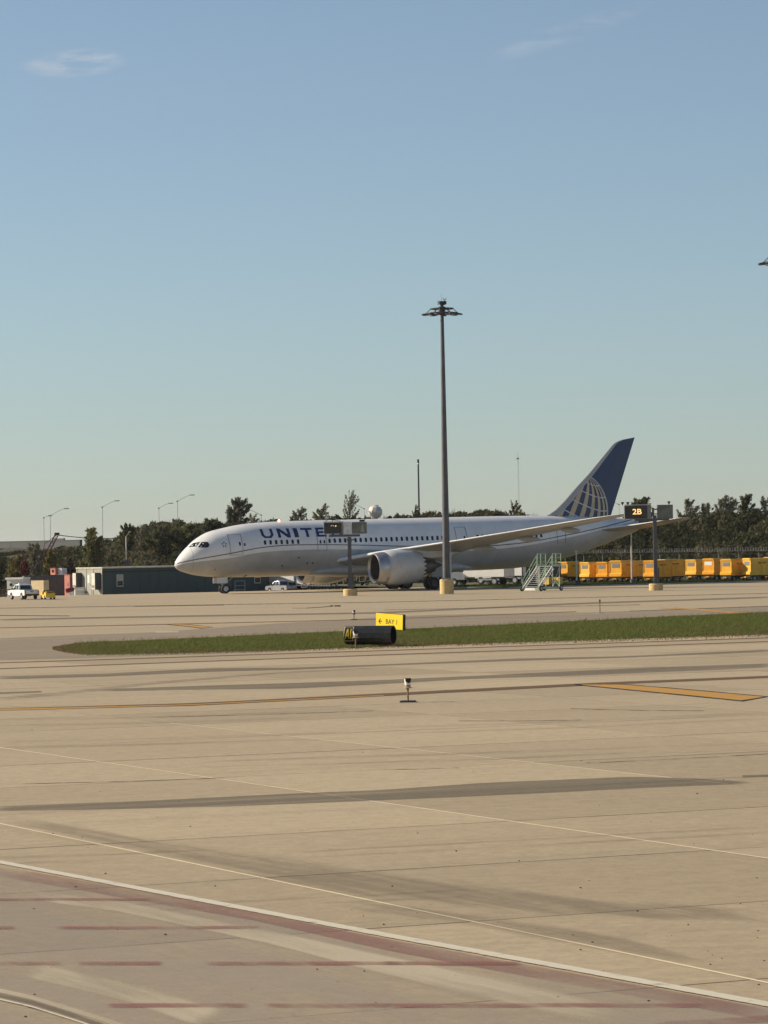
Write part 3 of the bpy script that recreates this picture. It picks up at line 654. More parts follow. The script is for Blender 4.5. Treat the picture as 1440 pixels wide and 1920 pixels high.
for sgn in (-1, 1):
    w = lift_surface('wing', WING, sgn, [acgrey, LEm, winglow], 0.035)
    for y in (7.2, 12.8, 18.2, 23.0):             # flap track fairings
        z, s, ch = wing_z(y); L = 3.6 - y * 0.06; sa = s + ch * 0.62; zz = z - 0.05 * ch - ch * 0.62 * 0.035
        nb = MB(); rg = []
        for q in np.linspace(0, 1, 9):
            r = 0.30 * math.sin(math.pi * min(1, q * 0.92 + .04)) ** 0.6
            rg.append([(sa + q * L, sgn * y + r * 0.55 * math.cos(a), zz - 0.10 * q - 0.12 + r * math.sin(a)) for a in np.linspace(0, 2 * math.pi, 9)[:-1]])
        nb.loft(rg, True, True); nb.build('flap_fairing', winglow, w, smooth=50)
    lift_surface('stabilizer', [(0.4, 49.3, 5.8, 5.95, .1), (1.4, 50.2, 5.2, 6.0, .1), (5, 52.95, 3.7, 6.42, .1), (8.6, 55.45, 2.2, 6.92, .09), (9.3, 56.2, 1.3, 7.05, .08)], sgn, [acgrey, LEm, winglow], 0.02)
# belly fairing
b = MB(); rg = []
for q in np.linspace(0, 1, 21):
    s = 15.2 + q * 18.8; k = max(0.02, math.sin(math.pi * q)) ** 0.45
    hw, zt, zb = 1.4 + 1.75 * k, 2.3 + 1.0 * k, 1.95 - 0.42 * k
    rg.append([(s, hw * math.copysign(abs(math.cos(a)) ** .7, math.cos(a)), (zt + zb) / 2 + (zt - zb) / 2 * math.copysign(abs(math.sin(a)) ** .8, math.sin(a))) for a in np.linspace(0, 2 * math.pi, 33)[:-1]])
b.loft(rg, True, True); b.build('belly_fairing', acgrey, air, smooth=60)
# fin
LEp = [unp(*q, 0) for q in ((1019, 969), (1030, 963.5), (1042, 955), (1058, 939), (1082, 911.5), (1104, 888), (1130, 856.5), (1147, 836))]
TIP = [unp(*q, 0) for q in ((1152, 831), (1158, 827.5), (1167, 824.3), (1190, 820))]
TE0, TE1 = unp(1145, 968, 0), unp(1190, 820, 0)
zs_ = [q[1] for q in LEp] + [q[1] for q in TIP]; ss_ = [q[0] for q in LEp] + [q[0] for q in TIP]
def fin_le(z): return float(np.interp(z, zs_, ss_))
def fin_te(z): return TE0[0] + (TE1[0] - TE0[0]) * (z - TE0[1]) / (TE1[1] - TE0[1])
levels = [7.2] + sorted(set(list(np.linspace(zs_[0], zs_[-1] - 0.02, 40)) + [z - 0.001 for z in zs_[1:]]))
FA = [(1, 0), (.8, .35), (.55, .8), (.3, 1), (.14, .85), (.075, .68), (.03, .42), (.008, .2), (0, 0)]
ring_prof = FA + [(a, -c_) for a, c_ in FA[-2:0:-1]]
rg = []
for z in levels:
    a, c_ = fin_le(max(z, zs_[0])), fin_te(z); ch = max(0.05, c_ - a); th = min(0.42, 0.055 * ch) * (0.9 if z < 15 else 0.7)
    rg.append([(a + q * ch, -e * th, z) for q, e in ring_prof])
b = MB(); n = len(ring_prof)
for k in range(len(rg) - 1):
    for i in range(n):
        j = (i + 1) % n; qq = (ring_prof[i][0] + ring_prof[j][0]) / 2
        b.add([rg[k][i], rg[k][j], rg[k + 1][j], rg[k + 1][i]], [(0, 1, 2, 3)], 1 if qq < 0.11 else 0)
b.add(rg[-1], [tuple(range(n))], 0)
m, t, p = base_mat('fin_globe_livery'); O = obc(t); x = t.xyz(O)
GC = unp(1072, 960, 0); GR = 76 / 16.55
gx = t.math('DIVIDE', t.math('SUBTRACT', x[0], GC[0]), GR); gzz = t.math('DIVIDE', t.math('SUBTRACT', x[2], GC[1]), GR)
r2 = t.math('ADD', t.math('MULTIPLY', gx, gx), t.math('MULTIPLY', gzz, gzz))
gy = t.math('SQRT', t.math('MAXIMUM', t.math('SUBTRACT', 1.0, r2), 0.0))
an = Vector((0.42, 0.22, 0.88)).normalized(); e1 = Vector((0.88, 0.0, -0.42)).normalized(); e2 = an.cross(e1).normalized()
def dotv(vv): return t.math('ADD', t.math('ADD', t.math('MULTIPLY', gx, vv.x), t.math('MULTIPLY', gy, vv.y)), t.math('MULTIPLY', gzz, vv.z))
lat = t.math('ARCSINE', dotv(an)); lon = t.math('ARCTAN2', dotv(e2), dotv(e1))
STEP = R_(16.5)
fl = t.math('ABSOLUTE', t.math('SUBTRACT', t.math('FRACT', t.math('DIVIDE', t.math('ADD', lon, 10 * STEP), STEP)), 0.5))
mer = t.ramp(fl, 0.25, 0.21)
LST = R_(19)
fa = t.math('ABSOLUTE', t.math('SUBTRACT', t.math('FRACT', t.math('DIVIDE', t.math('ADD', lat, 10 * LST), LST)), 0.5))
par = t.ramp(fa, 0.055, 0.035)
ins = t.math('LESS_THAN', r2, 1.0); rim = t.math('MULTIPLY', ins, t.math('GREATER_THAN', r2, 0.965))
globe = t.math('MULTIPLY', ins, mer); 
c = t.mix(globe, (0.006, 0.038, 0.125), (0.56, 0.46, 0.28)); c = t.mix(t.math('MULTIPLY', ins, par), c, (0.58, 0.57, 0.55)); c = t.mix(rim, c, (0.58, 0.57, 0.55))
c = t.mix(t.math('MULTIPLY', t.noise(O, 1.2, 5.0), 0.2), c, (0.1, 0.1, 0.12))
t.put(p.inputs['Base Color'], c); p.inputs['Roughness'].default_value = 0.4
fin = b.build('fin', [m, acgrey], air, smooth=45)
rb = MB()
q0, q1 = (fin_te(7.9) - 2.9, 7.9), (fin_te(16.0) - 1.35, 16.0)
for k in range(12):
    za, zb_ = 7.9 + (16.0 - 7.9) * k / 12, 7.9 + (16.0 - 7.9) * (k + 1) / 12
    def hp(z):
        a_, c__ = fin_le(max(z, zs_[0])), fin_te(z); ch = c__ - a_; s_ = q0[0] + (q1[0] - q0[0]) * (z - 7.9) / 8.1; th = min(0.42, 0.055 * ch) * (0.9 if z < 15 else .7)
        return (s_, -np.interp((s_ - a_) / ch, [.3, .55, .8, 1], [1, .8, .35, 0]) * th - 0.004, z)
    rb.beam(hp(za), hp(zb_), 0.035, 0.02)
rb.build('rudder_hinge_line', mat('hinge_gap', (0.02, 0.03, 0.06), 0.6), fin)
b = MB(); b.lathe([(0, .47), (.35, .40), (.55, .36), (.5, .30), (.1, .30), (.1, .001)], (55.75, 0, 6.335), (1, 0, 0.02), 20); b.build('exhaust_outlet', darkmetal, air, smooth=40)
# engines
def engine(sgn):
    y, z, s = sgn * 9.72, 2.50, 18.62; ax = (1, 0, 0.02)
    nb = MB(); prof = [(1.15, 1.60), (1.6, 1.80), (2.3, 1.86), (3.2, 1.84), (4.2, 1.74), (4.9, 1.60)]
    nb.lathe(prof, (s, y, z), ax, 40)
    n = 40; d, a_, b_ = nb.frame(ax); o = Vector((s, y, z)); r1, r2_ = [], []
    for i in range(n):
        an_ = 2 * math.pi * i / n; e = (0.42 if (i % 2) else 0.0)
        r1.append(o + d * 4.9 + (a_ * math.cos(an_) + b_ * math.sin(an_)) * 1.60); r2_.append(o + d * (5.15 + e) + (a_ * math.cos(an_) + b_ * math.sin(an_)) * (1.52 - 0.10 * (e > 0)))
    nb.loft([r1, r2_], True); nb.loft([r2_, [q - d * 0.4 + (o + d * (q - o).dot(d) - q) * 0.05 for q in r2_]], True)
    e0 = nb.build('engine_nacelle', nacmat, air, smooth=40)
    nb = MB(); nb.lathe([(0.3, 1.385), (0.2, 1.40), (0.12, 1.43), (0.0, 1.50), (0.05, 1.56), (0.25, 1.62), (0.7, 1.68), (1.15, 1.715)][0:8], (s, y, z), ax, 40)
    nb.lathe([(1.15, 1.715), (1.2, 1.60)], (s, y, z), ax, 40)
    nb.build('inlet_lip', steel_b, e0, smooth=50)
    nb = MB(); nb.lathe([(0.26, 1.384), (0.6, 1.362), (1.7, 1.40)], (s, y, z), ax, 40); nb.build('inlet_duct', mat('inlet_liner', (0.05, 0.04, 0.035), 0.7), e0, smooth=50)
    nb = MB()
    for i in range(18):
        a0 = 2 * math.pi * i / 18; R1 = lambda r, k, dx: (s + 1.5 + dx, y + r * math.cos(a0 + k), z + r * math.sin(a0 + k))
        nb.add([R1(.4, 0, 0), R1(1.38, -.02, 0.1), R1(1.38, .25, -0.15), R1(.4, .24, -.2)], [(0, 1, 2, 3)])
    nb.lathe([(1.75, 1.41), (1.75, 0.01)], (s, y, z), ax, 30)
    nb.build('fan', mat('fan_blade', (0.014, 0.012, 0.012), 0.6), e0)
    nb = MB(); nb.lathe([(0.75, 0.005), (0.95, .2), (1.3, .42), (1.6, .46)], (s, y, z), ax, 20); nb.build('spinner', mat('spinner_grey', (0.03, 0.03, 0.03), 0.5), e0, smooth=60)
    nb = MB(); nb.lathe([(4.6, 1.15), (5.4, 1.05), (6.2, .86), (7.0, .70), (6.9, .62), (5.8, .6)], (s, y, z), ax, 28); nb.build('core_nozzle', mat('nozzle_metal', (0.12, 0.105, 0.09), 0.45, 0.7, var=0.3, scale=2), e0, smooth=50)
    nb = MB(); nb.lathe([(5.8, .5), (6.8, .48), (7.4, .3), (8.1, .04)], (s, y, z), ax, 20); nb.build('exhaust_plug', mat('plug_metal', (0.08, 0.07, 0.06), 0.5, 0.6), e0, smooth=60)
    zz, sl, ch = wing_z(9.72)
    nb = MB(); rg = []
    for ds, zt, zb_, hw in ((2.0, 4.30, 4.10, .05), (2.6, 4.42, 4.0, .22), (3.9, 4.55, 3.95, .28), (5.0, 4.5, 3.7, .3), (6.5, 4.35, 3.35, .3), (8.0, 4.2, 3.45, .26), (9.4, 4.05, 3.75, .12), (10.2, 4.0, 3.95, .03)):
        rg.append([(s + ds, y + hw * c1, (zt + zb_) / 2 + (zt - zb_) / 2 * c2) for c1, c2 in ((-1, -.8), (-1, .8), (-.6, 1), (.6, 1), (1, .8), (1, -.8), (.6, -1), (-.6, -1))])
    nb.loft(rg, True, True); nb.build('pylon', nacmat, air, smooth=40)
    nb = MB(); nb.prism([(s + 1.5, y + sgn * -0.0 - 1.2 * -sgn * 0, z + 1.74), (s + 2.6, y, z + 1.84), (s + 2.5, y, z + 2.1), (s + 2.0, y, z + 2.08)], (0, .03, 0))
    return e0
engine(-1); engine(1)
# landing gear
def wheel(parent, c, r, w):
    nb = MB(); nb.lathe([(-w / 2, r * .55), (-w / 2, r * .86), (-w * .36, r * .98), (0, r), (w * .36, r * .98), (w / 2, r * .86), (w / 2, r * .55), (-w / 2, r * .55)], c, (0, 1, 0), 20)
    ty = nb.build('wheel', rubber, parent, smooth=40)
    nb = MB(); nb.lathe([(-w * .42, .001), (-w * .45, r * .2), (-w * .30, r * .3), (-w * .46, r * .52), (-w * .46, r * .56), (w * .46, r * .56), (w * .46, r * .52), (w * .30, r * .3), (w * .45, r * .2), (w * .42, .001)], c, (0, 1, 0), 16)
    nb.build('rim', mat('wheel_rim', (0.55, 0.55, 0.54), 0.45, 0.4) if r < 0.6 else mat('main_wheel_rim_shaded', (0.09, 0.09, 0.09), 0.5, 0.3), ty, smooth=40); return ty  # main rims coloured near black, standing in for the body's shadow
def gz_ac(s): return (28.4 - s) * math.sin(PITCH)  # ground under the pitched body, in its own frame
ngz = gz_ac(NS)
b = MB(); b.tube((NS, 0, ngz + .5), (NS - .1, 0, 2.4), .11, .13, 10); b.tube((NS, -.38, ngz + .5), (NS, .38, ngz + .5), .07, .07, 8); b.tube((NS - .05, 0, ngz + 1.0), (NS + 1.3, 0, 2.1), .06, .06, 8); b.beam((NS - .18, 0, ngz + .55), (NS - .3, 0, ngz + 1.15), .12, .05)
ngear = b.build('nose_gear', greymetal, air, smooth=40)
for yy in (-.32, .32): wheel(ngear, (NS, yy, ngz + .51), .51, .32)
b = MB(); b.box((NS - .45, -.62, 1.62), (1.15, .05, .62)); b.build('gear_door', acwhite, air)
b = MB(); b.box((NS - .45, .62, 1.62), (1.15, .05, .62)); b.build('gear_door', acwhite, air)
for sgn in (-1, 1):
    y = sgn * 4.9; s = 28.4
    b = MB(); b.tube((s, y, .75), (s - .15, sgn * 4.6, 3.3), .2, .24, 12); b.tube((s, y, 1.5), (s + .1, sgn * 2.6, 2.6), .1, .1, 8); b.beam((s - .85, y, .68), (s + .85, y, .68), .22, .24); b.tube((s - .73, y - .6, .68), (s - .73, y + .6, .68), .08); b.tube((s + .73, y - .6, .68), (s + .73, y + .6, .68), .08); b.tube((s - 1.5, sgn * 4.2, 2.9), (s - .05, y, 1.4), .08)
    mg = b.build('main_gear', greymetal, air, smooth=40)
    for dx in (-.73, .73):
        for dy in (-.56, .56): wheel(mg, (s + dx, y + dy, gz_ac(s + dx) + .66), .66, .5)
    b = MB(); b.box((s - .05, y + sgn * .42, 2.2), (1.7, .06, 1.7)); b.build('gear_door', acgrey, air)

# ------------------------------------------------------------------ text helper
def text_obj(txt, size, m, parent, loc, rot, name='lettering', ext=0.004, sx=1.0, bold=0.0):
    cu = bpy.data.curves.new('txt', 'FONT'); cu.body = txt; cu.size = size; cu.extrude = ext; cu.align_x = 'CENTER'; cu.align_y = 'CENTER'; cu.offset = bold; cu.resolution_u = 3
    to = bpy.data.objects.new('txt', cu); COL.objects.link(to); dg = bpy.context.evaluated_depsgraph_get(); dg.update()
    me = bpy.data.meshes.new_from_object(to.evaluated_get(dg)); bpy.data.objects.remove(to); bpy.data.curves.remove(cu)
    me.name = name; me.materials.clear(); me.materials.append(m)
    o = bpy.data.objects.new(name, me); COL.objects.link(o); o.parent = parent; o.location = loc; o.rotation_euler = rot; o.scale = (sx, 1, 1); return o

# ------------------------------------------------------------------ gate sign poles and masts
def conc_base(parent, r, h, n=20):
    b = MB(); b.lathe([(-0.1, r), (h - 0.07, r), (h, r - 0.07), (h, 0.01)], (0, 0, 0), (0, 0, 1), n); return b.build('concrete_base', concbase, parent, smooth=35)
amber = mat('amber_led', (0.9, 0.5, 0.15), 0.4, emit=(1.0, 0.60, 0.20), estr=0.9)
signgrey = mat('sign_casing', (0.23, 0.24, 0.22), 0.5, 0.2, var=0.2, scale=2)
signback = mat('sign_back_panel', (0.15, 0.16, 0.135), 0.4, 0.2, var=0.35, scale=1.5)
def px2m(D): return D / FPX
G1 = at(657, 1117); G2 = at(1230, 1107)
def gate_pole(P, label, boxes, top_z, face_rz, text):
    t_ = thing('gate_sign_pole', label, 'sign pole', P, 0, 'stand number sign poles')
    conc_base(t_, 0.68, 0.66)
    b = MB(); b.beam((0, 0, 0.6), (0, 0, top_z), 0.36, 0.36); b.box((0, 0, 0.68), (.6, .6, .06)); b.tube((.28, -.1, .7), (.28, -.1, 2.2), .07)
    b.build('pole', polegrey, t_)
    return t_
def sx(dx, D): return dx * D / FPX
D1 = G1.y
g1 = gate_pole(G1, 'grey steel pole carrying two wide sign boxes before the blue airline name', None, 5.7, 0, None)
k1 = D1 / FPX                                     # metres per photo pixel there
def X1(px): return (px - 656) * k1
def Zof(py, D, px=657): return CAMH - (py + (px - 720) * math.sin(roll) - 1023) * D / FPX
b = MB(); b.box(((X1(618) + X1(676)) / 2, 0, Zof(1004, D1)), (X1(676) - X1(618), .42, .22)); b.tube((-.55, -.1, Zof(1012, D1)), (.5, -.1, Zof(1012, D1)), .05); b.build('crossbeam', polegrey, g1)
def sign_box(parent, xa, xb, z0, z1, dep, m, name='sign_box', yaw=0.0):
    b = MB(); b.cbox(((0), 0, 0), (xb - xa, dep, z1 - z0), 0.03); o = b.build(name, m, parent, loc=((xa + xb) / 2, 0, (z0 + z1) / 2), rot=(0, 0, yaw)); return o
z0, z1 = Zof(1000.5, D1), Zof(979, D1)
s1 = sign_box(g1, X1(608), X1(645), z0, z1, .45, signgrey)
w_ = X1(645) - X1(608)
b = MB(); b.box((-.06, -.24, 0), (w_ - .22, .03, z1 - z0 - .12)); b.build('display_face', mat('display_face_dark', (0.035, 0.036, 0.034), 0.35), s1)
b = MB(); b.box((0, -.12, (z1 - z0) / 2 + .05), (w_ + .1, .7, .07)); b.build('sign_visor', mat('visor_pale', (0.55, 0.55, 0.5), 0.5), s1)
b = MB()
for i in range(7):
    a0, a1 = math.pi * (1 - i / 7), math.pi * (1 - (i + 1) / 7); b.beam((-.10 + .14 * math.cos(a0), -.262, .18 + .09 * math.sin(a0)), (-.10 + .14 * math.cos(a1), -.262, .18 + .09 * math.sin(a1)), .045, .02)
b.box((.22, -.262, .2), (.12, .02, .1)); b.build('lit_digits', amber, s1)
s2 = sign_box(g1, X1(646), X1(660), z0 + .02, z1 + .03, .4, mat('white_cabinet', (0.66, 0.68, 0.68), 0.45), 'control_cabinet')
b = MB(); b.box((0, -.205, .15), (.5, .02, .04)); b.box((0, -.205, -.35), (.04, .02, .5)); b.build('cabinet_seam', greymetal, s2)
s3 = sign_box(g1, X1(661), X1(689), z0 - .02, z1 + .0, .4, signback)
b = MB(); b.prism([(.1, -.22, -.4), (.5, -.22, -.4), (.35, -.22, .35), (.28, -.22, .35)], (0, .015, 0)); b.build('reflector_panel', mat('sign_panel_pale', (0.3, 0.3, 0.26), 0.5), s3)
b = MB(); b.tube((X1(625), 0, z1 + .08), (X1(622), 0, z1 + .5), .03); b.beam((X1(611), 0, z1 + .1), (X1(618), 0, z1 + .3), .05); b.beam((X1(618), 0, z1 + .3), (X1(640), 0, z1 + .12), .05); b.box((X1(680), 0, z1 + .12), (.5, .3, .2)); b.tube((X1(684), 0, z1 + .05), (X1(688), 0, z1 + .45), .03); b.build('camera_bracket', darkmetal, g1)
D2 = G2.y; k2 = D2 / FPX
g2 = gate_pole(G2, 'grey steel pole with lit 2B stand sign before the wooded hill', None, Zof(966, D2, 1228), 0, None)
def X2(px): return (px - 1229) * k2 + 0.06
z0, z1 = Zof(973, D2, 1200), Zof(947.5, D2, 1200)
s4 = sign_box(g2, X2(1170.5), X2(1221), z0, z1, .5, signgrey); w_ = X2(1221) - X2(1170.5)
b = MB(); b.box((-.16, -.265, -.02), (w_ - .42, .03, z1 - z0 - .1)); b.build('display_face', mat('display_face_dark', (0.035, 0.036, 0.034), 0.35), s4)
b = MB(); b.box((0, -.12, (z1 - z0) / 2 + .05), (w_ - .1, .78, .07)); b.build('sign_visor', mat('visor_pale', (0.55, 0.55, 0.5), 0.5), s4)
text_obj('2B', .74, amber, s4, (-.06, -.283, .02), (R_(90), 0, 0), 'lit_digits', .005, 1.15, 0.012)
s5 = sign_box(g2, X2(1232.5), X2(1262), z0 - .03, z1 + .02, .5, signback)
b = MB(); b.box((X2(1228), 0, (z0 + z1) / 2 + .25), (.5, .2, .12)); b.box((X2(1228), 0, (z0 + z1) / 2 - .2), (.5, .2, .1)); b.box((X2(1225), 0, (z0 + z1) / 2), (.2, .3, .8)); b.beam((X2(1190), 0, z0 - .1), (X2(1255), 0, z0 - .1), .25, .18); b.build('crossbeam', polegrey, g2)
for xx in (1168, 1178, 1255):
    b = MB(); b.add([(X2(xx) - .16, -.2, z1 + .34), (X2(xx) + .16, -.2, z1 + .34), (X2(xx) + .16, .2, z1 + .34), (X2(xx) - .16, .2, z1 + .34), (X2(xx) - .06, -.08, z1 + .1), (X2(xx) + .06, -.08, z1 + .1), (X2(xx) + .06, .08, z1 + .1), (X2(xx) - .06, .08, z1 + .1)], [(0, 1, 2, 3), (7, 6, 5, 4), (0, 4, 5, 1), (1, 5, 6, 2), (2, 6, 7, 3), (3, 7, 4, 0)]); b.tube((X2(xx), 0, z1 + .02), (X2(xx), 0, z1 + .12), .04)
    b.build('spotlight', darkmetal, g2)

def mast(P, H, label, base=True):
    t_ = thing('floodlight_mast', label, 'light mast', P, 0, 'apron floodlight masts')
    if base: conc_base(t_, 0.68, 1.42)
    b = MB(); b.lathe([(1.35, .40), (1.9, .385), (H * .5, .28), (H, .165), (H + .02, .01)], (0, 0, 0), (0, 0, 1), 14); b.build('shaft', polegrey, t_, smooth=40)
    b = MB(); b.box((.40, -.15, 3.0), (.2, .3, 2.2)); b.tube((.38, -.1, 1.4), (.38, -.1, 4.8), .05); b.build('cable_box', greymetal, t_)
    b = MB(); b.box((0, 0, 1.5), (1.0, 1.0, .1)); b.build('base_plate', greymetal, t_)
    ring = MB(); n = 16; R1 = 1.55
    for zz, rr in ((H - .95, R1), (H - .5, R1 * .7)):
        for i in range(n):
            a0, a1 = 2 * math.pi * i / n, 2 * math.pi * (i + 1) / n; ring.tube((rr * math.cos(a0), rr * math.sin(a0), zz), (rr * math.cos(a1), rr * math.sin(a1), zz), .07, .07, 6)
    for i in range(6):
        a = 2 * math.pi * i / 6; ring.beam((.2 * math.cos(a), .2 * math.sin(a), H - .8), (R1 * math.cos(a), R1 * math.sin(a), H - .95), .08); ring.beam((.2 * math.cos(a), .2 * math.sin(a), H - .45), (R1 * .7 * math.cos(a), R1 * .7 * math.sin(a), H - .5), .08); ring.beam((R1 * .7 * math.cos(a), R1 * .7 * math.sin(a), H - .5), (R1 * math.cos(a), R1 * math.sin(a), H - .95), .06)
    ring.tube((0, 0, H - 1.1), (0, 0, H - .3), .34, .34, 10); ring.build('lowering_ring', darkmetal, t_)
    for i in range(10):
        a = 2 * math.pi * (i + .3) / 10; cx, cy = 1.66 * math.cos(a), 1.66 * math.sin(a)
        f = MB(); d = Vector((math.cos(a), math.sin(a), 0)); o = Vector((cx, cy, H - 1.02)); w = Vector((-d.y, d.x, 0)) * .24
        f.add([o - d * .2 - w + Vector((0, 0, .1)), o + d * .34 - w * 1.0 + Vector((0, 0, .0)), o + d * .34 + w + Vector((0, 0, .0)), o - d * .2 + w + Vector((0, 0, .1)), o - d * .2 - w - Vector((0, 0, .06)), o + d * .34 - w - Vector((0, 0, .09)), o + d * .34 + w - Vector((0, 0, .09)), o - d * .2 + w - Vector((0, 0, .06))], [(0, 1, 2, 3), (7, 6, 5, 4), (0, 4, 5, 1), (1, 5, 6, 2), (2, 6, 7, 3), (3, 7, 4, 0)]); f.build('floodlight', darkmetal, t_)
    b = MB(); b.box((-.3, 0, H + .08), (.25, .3, .34)); b.build('control_box', white, t_)
    b = MB(); b.box((.12, 0, H + .08), (.66, .5, .3)); b.lathe([(0, .2), (.12, .3)], (.1, 0, H - .14), (0, 0, 1), 10); b.build('head_frame', darkmetal, t_)
    b = MB(); b.tube((-.03, 0, H + .1), (-.03, 0, H + 1.0), .02, .01, 5); b.build('lightning_rod', greymetal, t_)
    b = MB()
    for i in range(8):
        a0, a1 = math.pi * (1 + i / 8), math.pi * (1 + (i + 1) / 8); b.beam((.27 + .15 * math.cos(a0), 0, H + .56 + .2 * math.sin(a0)), (.27 + .15 * math.cos(a1), 0, H + .56 + .2 * math.sin(a1)), .05)
    b.tube((.27, 0, H + .2), (.27, 0, H + .36), .03); b.build('antenna_fork', darkmetal, t_)
    b = MB()
    for xx in (-.55, -.4, .62): 
        for i in range(6):
            a0, a1 = math.pi * (1 + i / 6), math.pi * (1 + (i + 1) / 6); b.tube((xx + .12 * math.cos(a0), -.6, H - 1.0 + .2 * math.sin(a0)), (xx + .12 * math.cos(a1), -.6, H - 1.0 + .2 * math.sin(a1)), .015, .015, 5)
    b.build('cable_loop', darkmetal, t_); return t_
MP = at(838, 1113.5); mast(MP, Zof(569, MP.y, 829), 'tall dark floodlight mast on concrete drum standing before the wing')
MD = 284.0; P2 = at_d(1478, 1130, MD); P2.z = 0; mast(P2, Zof(470, MD, 1465), 'floodlight mast at the apron side, only its lamp ring showing')

# ------------------------------------------------------------------ island signs and edge lights
def island_z(P): return 0.0
A1 = at(694, 1212); a1 = thing('drum_sign', 'black drum shaped taxiway sign with yellow A1 panel on the grass', 'sign', (A1.x, A1.y, 0.0), R_(-20))
kA = A1.y / FPX; r = 0.46; L = 88 * kA / math.cos(R_(20)); zc = 0.54
b = MB(); NN = 12
rgs = [[(x_, r * math.cos(2 * math.pi * (i + .5) / NN), zc + r * math.sin(2 * math.pi * (i + .5) / NN)) for i in range(NN)] for x_ in (-L / 2, L / 2)]
b.loft(rgs, True, False); inner = [[(x_, y_ * .955, zc + (z_ - zc) * .955) for x_, y_, z_ in rg_] for rg_ in rgs]
b.loft([rgs[1], inner[1]], True); b.loft([inner[1], [(x_ - .35, y_, z_) for x_, y_, z_ in inner[1]]], True); b.add([(x_ - .35, y_, z_) for x_, y_, z_ in inner[1]], [tuple(range(NN))]); b.add(rgs[0], [tuple(range(NN))])
drum = b.build('drum', mat('drum_black_gloss', (0.02, 0.022, 0.024), 0.33, var=0.3, scale=3, dirt=((0.10, 0.10, 0.08), 0.4)), a1, smooth=20)
for f_ in (0.18, .42, .66, .9):
    b = MB(); x_ = -L / 2 + L * f_; rg_ = [[(x_ + d_, (r + e_) * math.cos(2 * math.pi * (i + .5) / NN), zc + (r + e_) * math.sin(2 * math.pi * (i + .5) / NN)) for i in range(NN)] for d_, e_ in ((-.012, 0.001), (-.012, .006), (.012, .006), (.012, .001))]; b.loft(rg_, True); b.build('seam', mat('drum_seam', (0.03, 0.03, 0.03), 0.5), drum)
def on_drum(x_, ang, off): return (x_, -(r + off) * math.cos(ang), zc + (r + off) * math.sin(ang))
def drum_patch(name, xa, xb, a0, a1_, off, m, parent, n=12):
    b = MB(); b.loft([[on_drum(x_, a, off) for a in np.linspace(a0, a1_, n)] for x_ in (xa, xb)], False); return b.build(name, m, parent)
xa = -L / 2 + .02; xb = xa + 17.5 * kA / math.cos(R_(20))
signyel = mat('sign_yellow', (0.86, 0.60, 0.03), 0.4, var=0.08)
bord = mat('sign_border', (0.72, 0.56, 0.30), 0.5, var=0.2)
pn = drum_patch('sign_panel', xa, xb, -.62, 1.05, .012, bord, a1); drum_patch('panel_field', xa + .035, xb - .035, -.54, .98, .018, mat('sign_black', (0.018, 0.014, 0.012), 0.45), pn)
W = xb - xa
def stroke(pts, wd, parent, name):
    b = MB()
    for (p0, p1) in pts:
        for k in range(6):
            q0 = [p0[i] + (p1[i] - p0[i]) * k / 6 for i in (0, 1)]; q1 = [p0[i] + (p1[i] - p0[i]) * (k + 1) / 6 for i in (0, 1)]
            A_, B_ = Vector(on_drum(xa + W * q0[0], q0[1], .026)), Vector(on_drum(xa + W * q1[0], q1[1], .026)); b.beam(A_, B_ + (B_ - A_) * .08, .015, wd)
    return b.build(name, signyel, parent)
def flatstroke(pts, wd, parent, name):
    b = MB()
    for (p0, p1) in pts:
        n_ = 6
        for k in range(n_):
            e = []
            for u_ in (k / n_, (k + 1) / n_):
                x_ = xa + W * (p0[0] + (p1[0] - p0[0]) * u_); an_ = p0[1] + (p1[1] - p0[1]) * u_
                e += [on_drum(x_ - wd / 2, an_, .026), on_drum(x_ + wd / 2, an_, .026)]
            b.add([e[0], e[1], e[3], e[2]], [(0, 1, 2, 3)])
    return b.build(name, signyel, parent)
flatstroke([((.2, -.32), (.42, .72)), ((.42, .72), (.58, -.32))], .036, pn, 'lettering')
b = MB(); b.loft([[on_drum(xa + W * f_, a, .027) for a in (-.05, .05)] for f_ in (.3, .52)], False); b.build('lettering', signyel, pn)
flatstroke([((.77, -.32), (.77, .72))], .036, pn, 'lettering')
b = MB()
for x_ in (-L * .35, L * .35): b.tube((x_, 0, -.05), (x_, 0, .15), .05)
b.build('leg', darkmetal, a1)
# direction sign
BP = at(733, 1187.5); bs = thing('direction_sign', 'bright yellow panel sign reading BAY 1 with an arrow', 'sign', (BP.x, BP.y, 0), R_(-46))
kB = BP.y / FPX; WB = 51 * kB / math.cos(R_(46)); HB = 29.5 * kB
b = MB(); b.cbox((0, 0, 0), (WB, .2, HB), .02); pb = b.build('sign_box', mat('sign_box_dark', (0.05, 0.035, 0.02), 0.5), bs, loc=(0, 0, .22 + HB / 2), rot=(0, R_(3.0), 0))
b = MB(); b.cbox((0, -.1, 0), (WB - .02, .03, HB - .03), .014); b.build('sign_face', mat('sign_face_yellow', (0.95, 0.66, 0.01), 0.35, var=0.05), pb)
text_obj('BAY 1', .38, black, pb, (.2, -.118, -.02), (R_(90), 0, 0), 'lettering', .003, .98)
b = MB(); b.box((-WB * .33, -.118, -.02), (.26, .006, .05)); b.add([(-WB * .33 - .14, -.122, -.02), (-WB * .33 - .0, -.122, .13), (-WB * .33 + .05, -.122, .13), (-WB * .33 - .06, -.122, -.02), (-WB * .33 + .05, -.122, -.17), (-WB * .33, -.122, -.17)], [(0, 1, 2, 3), (0, 3, 4, 5)]); b.build('arrow', black, pb)
b = MB()
for x_ in (-WB * .35, 0, WB * .35): b.tube((x_, 0, -.05), (x_, 0, .3), .04)
b.build('leg', darkmetal, bs)
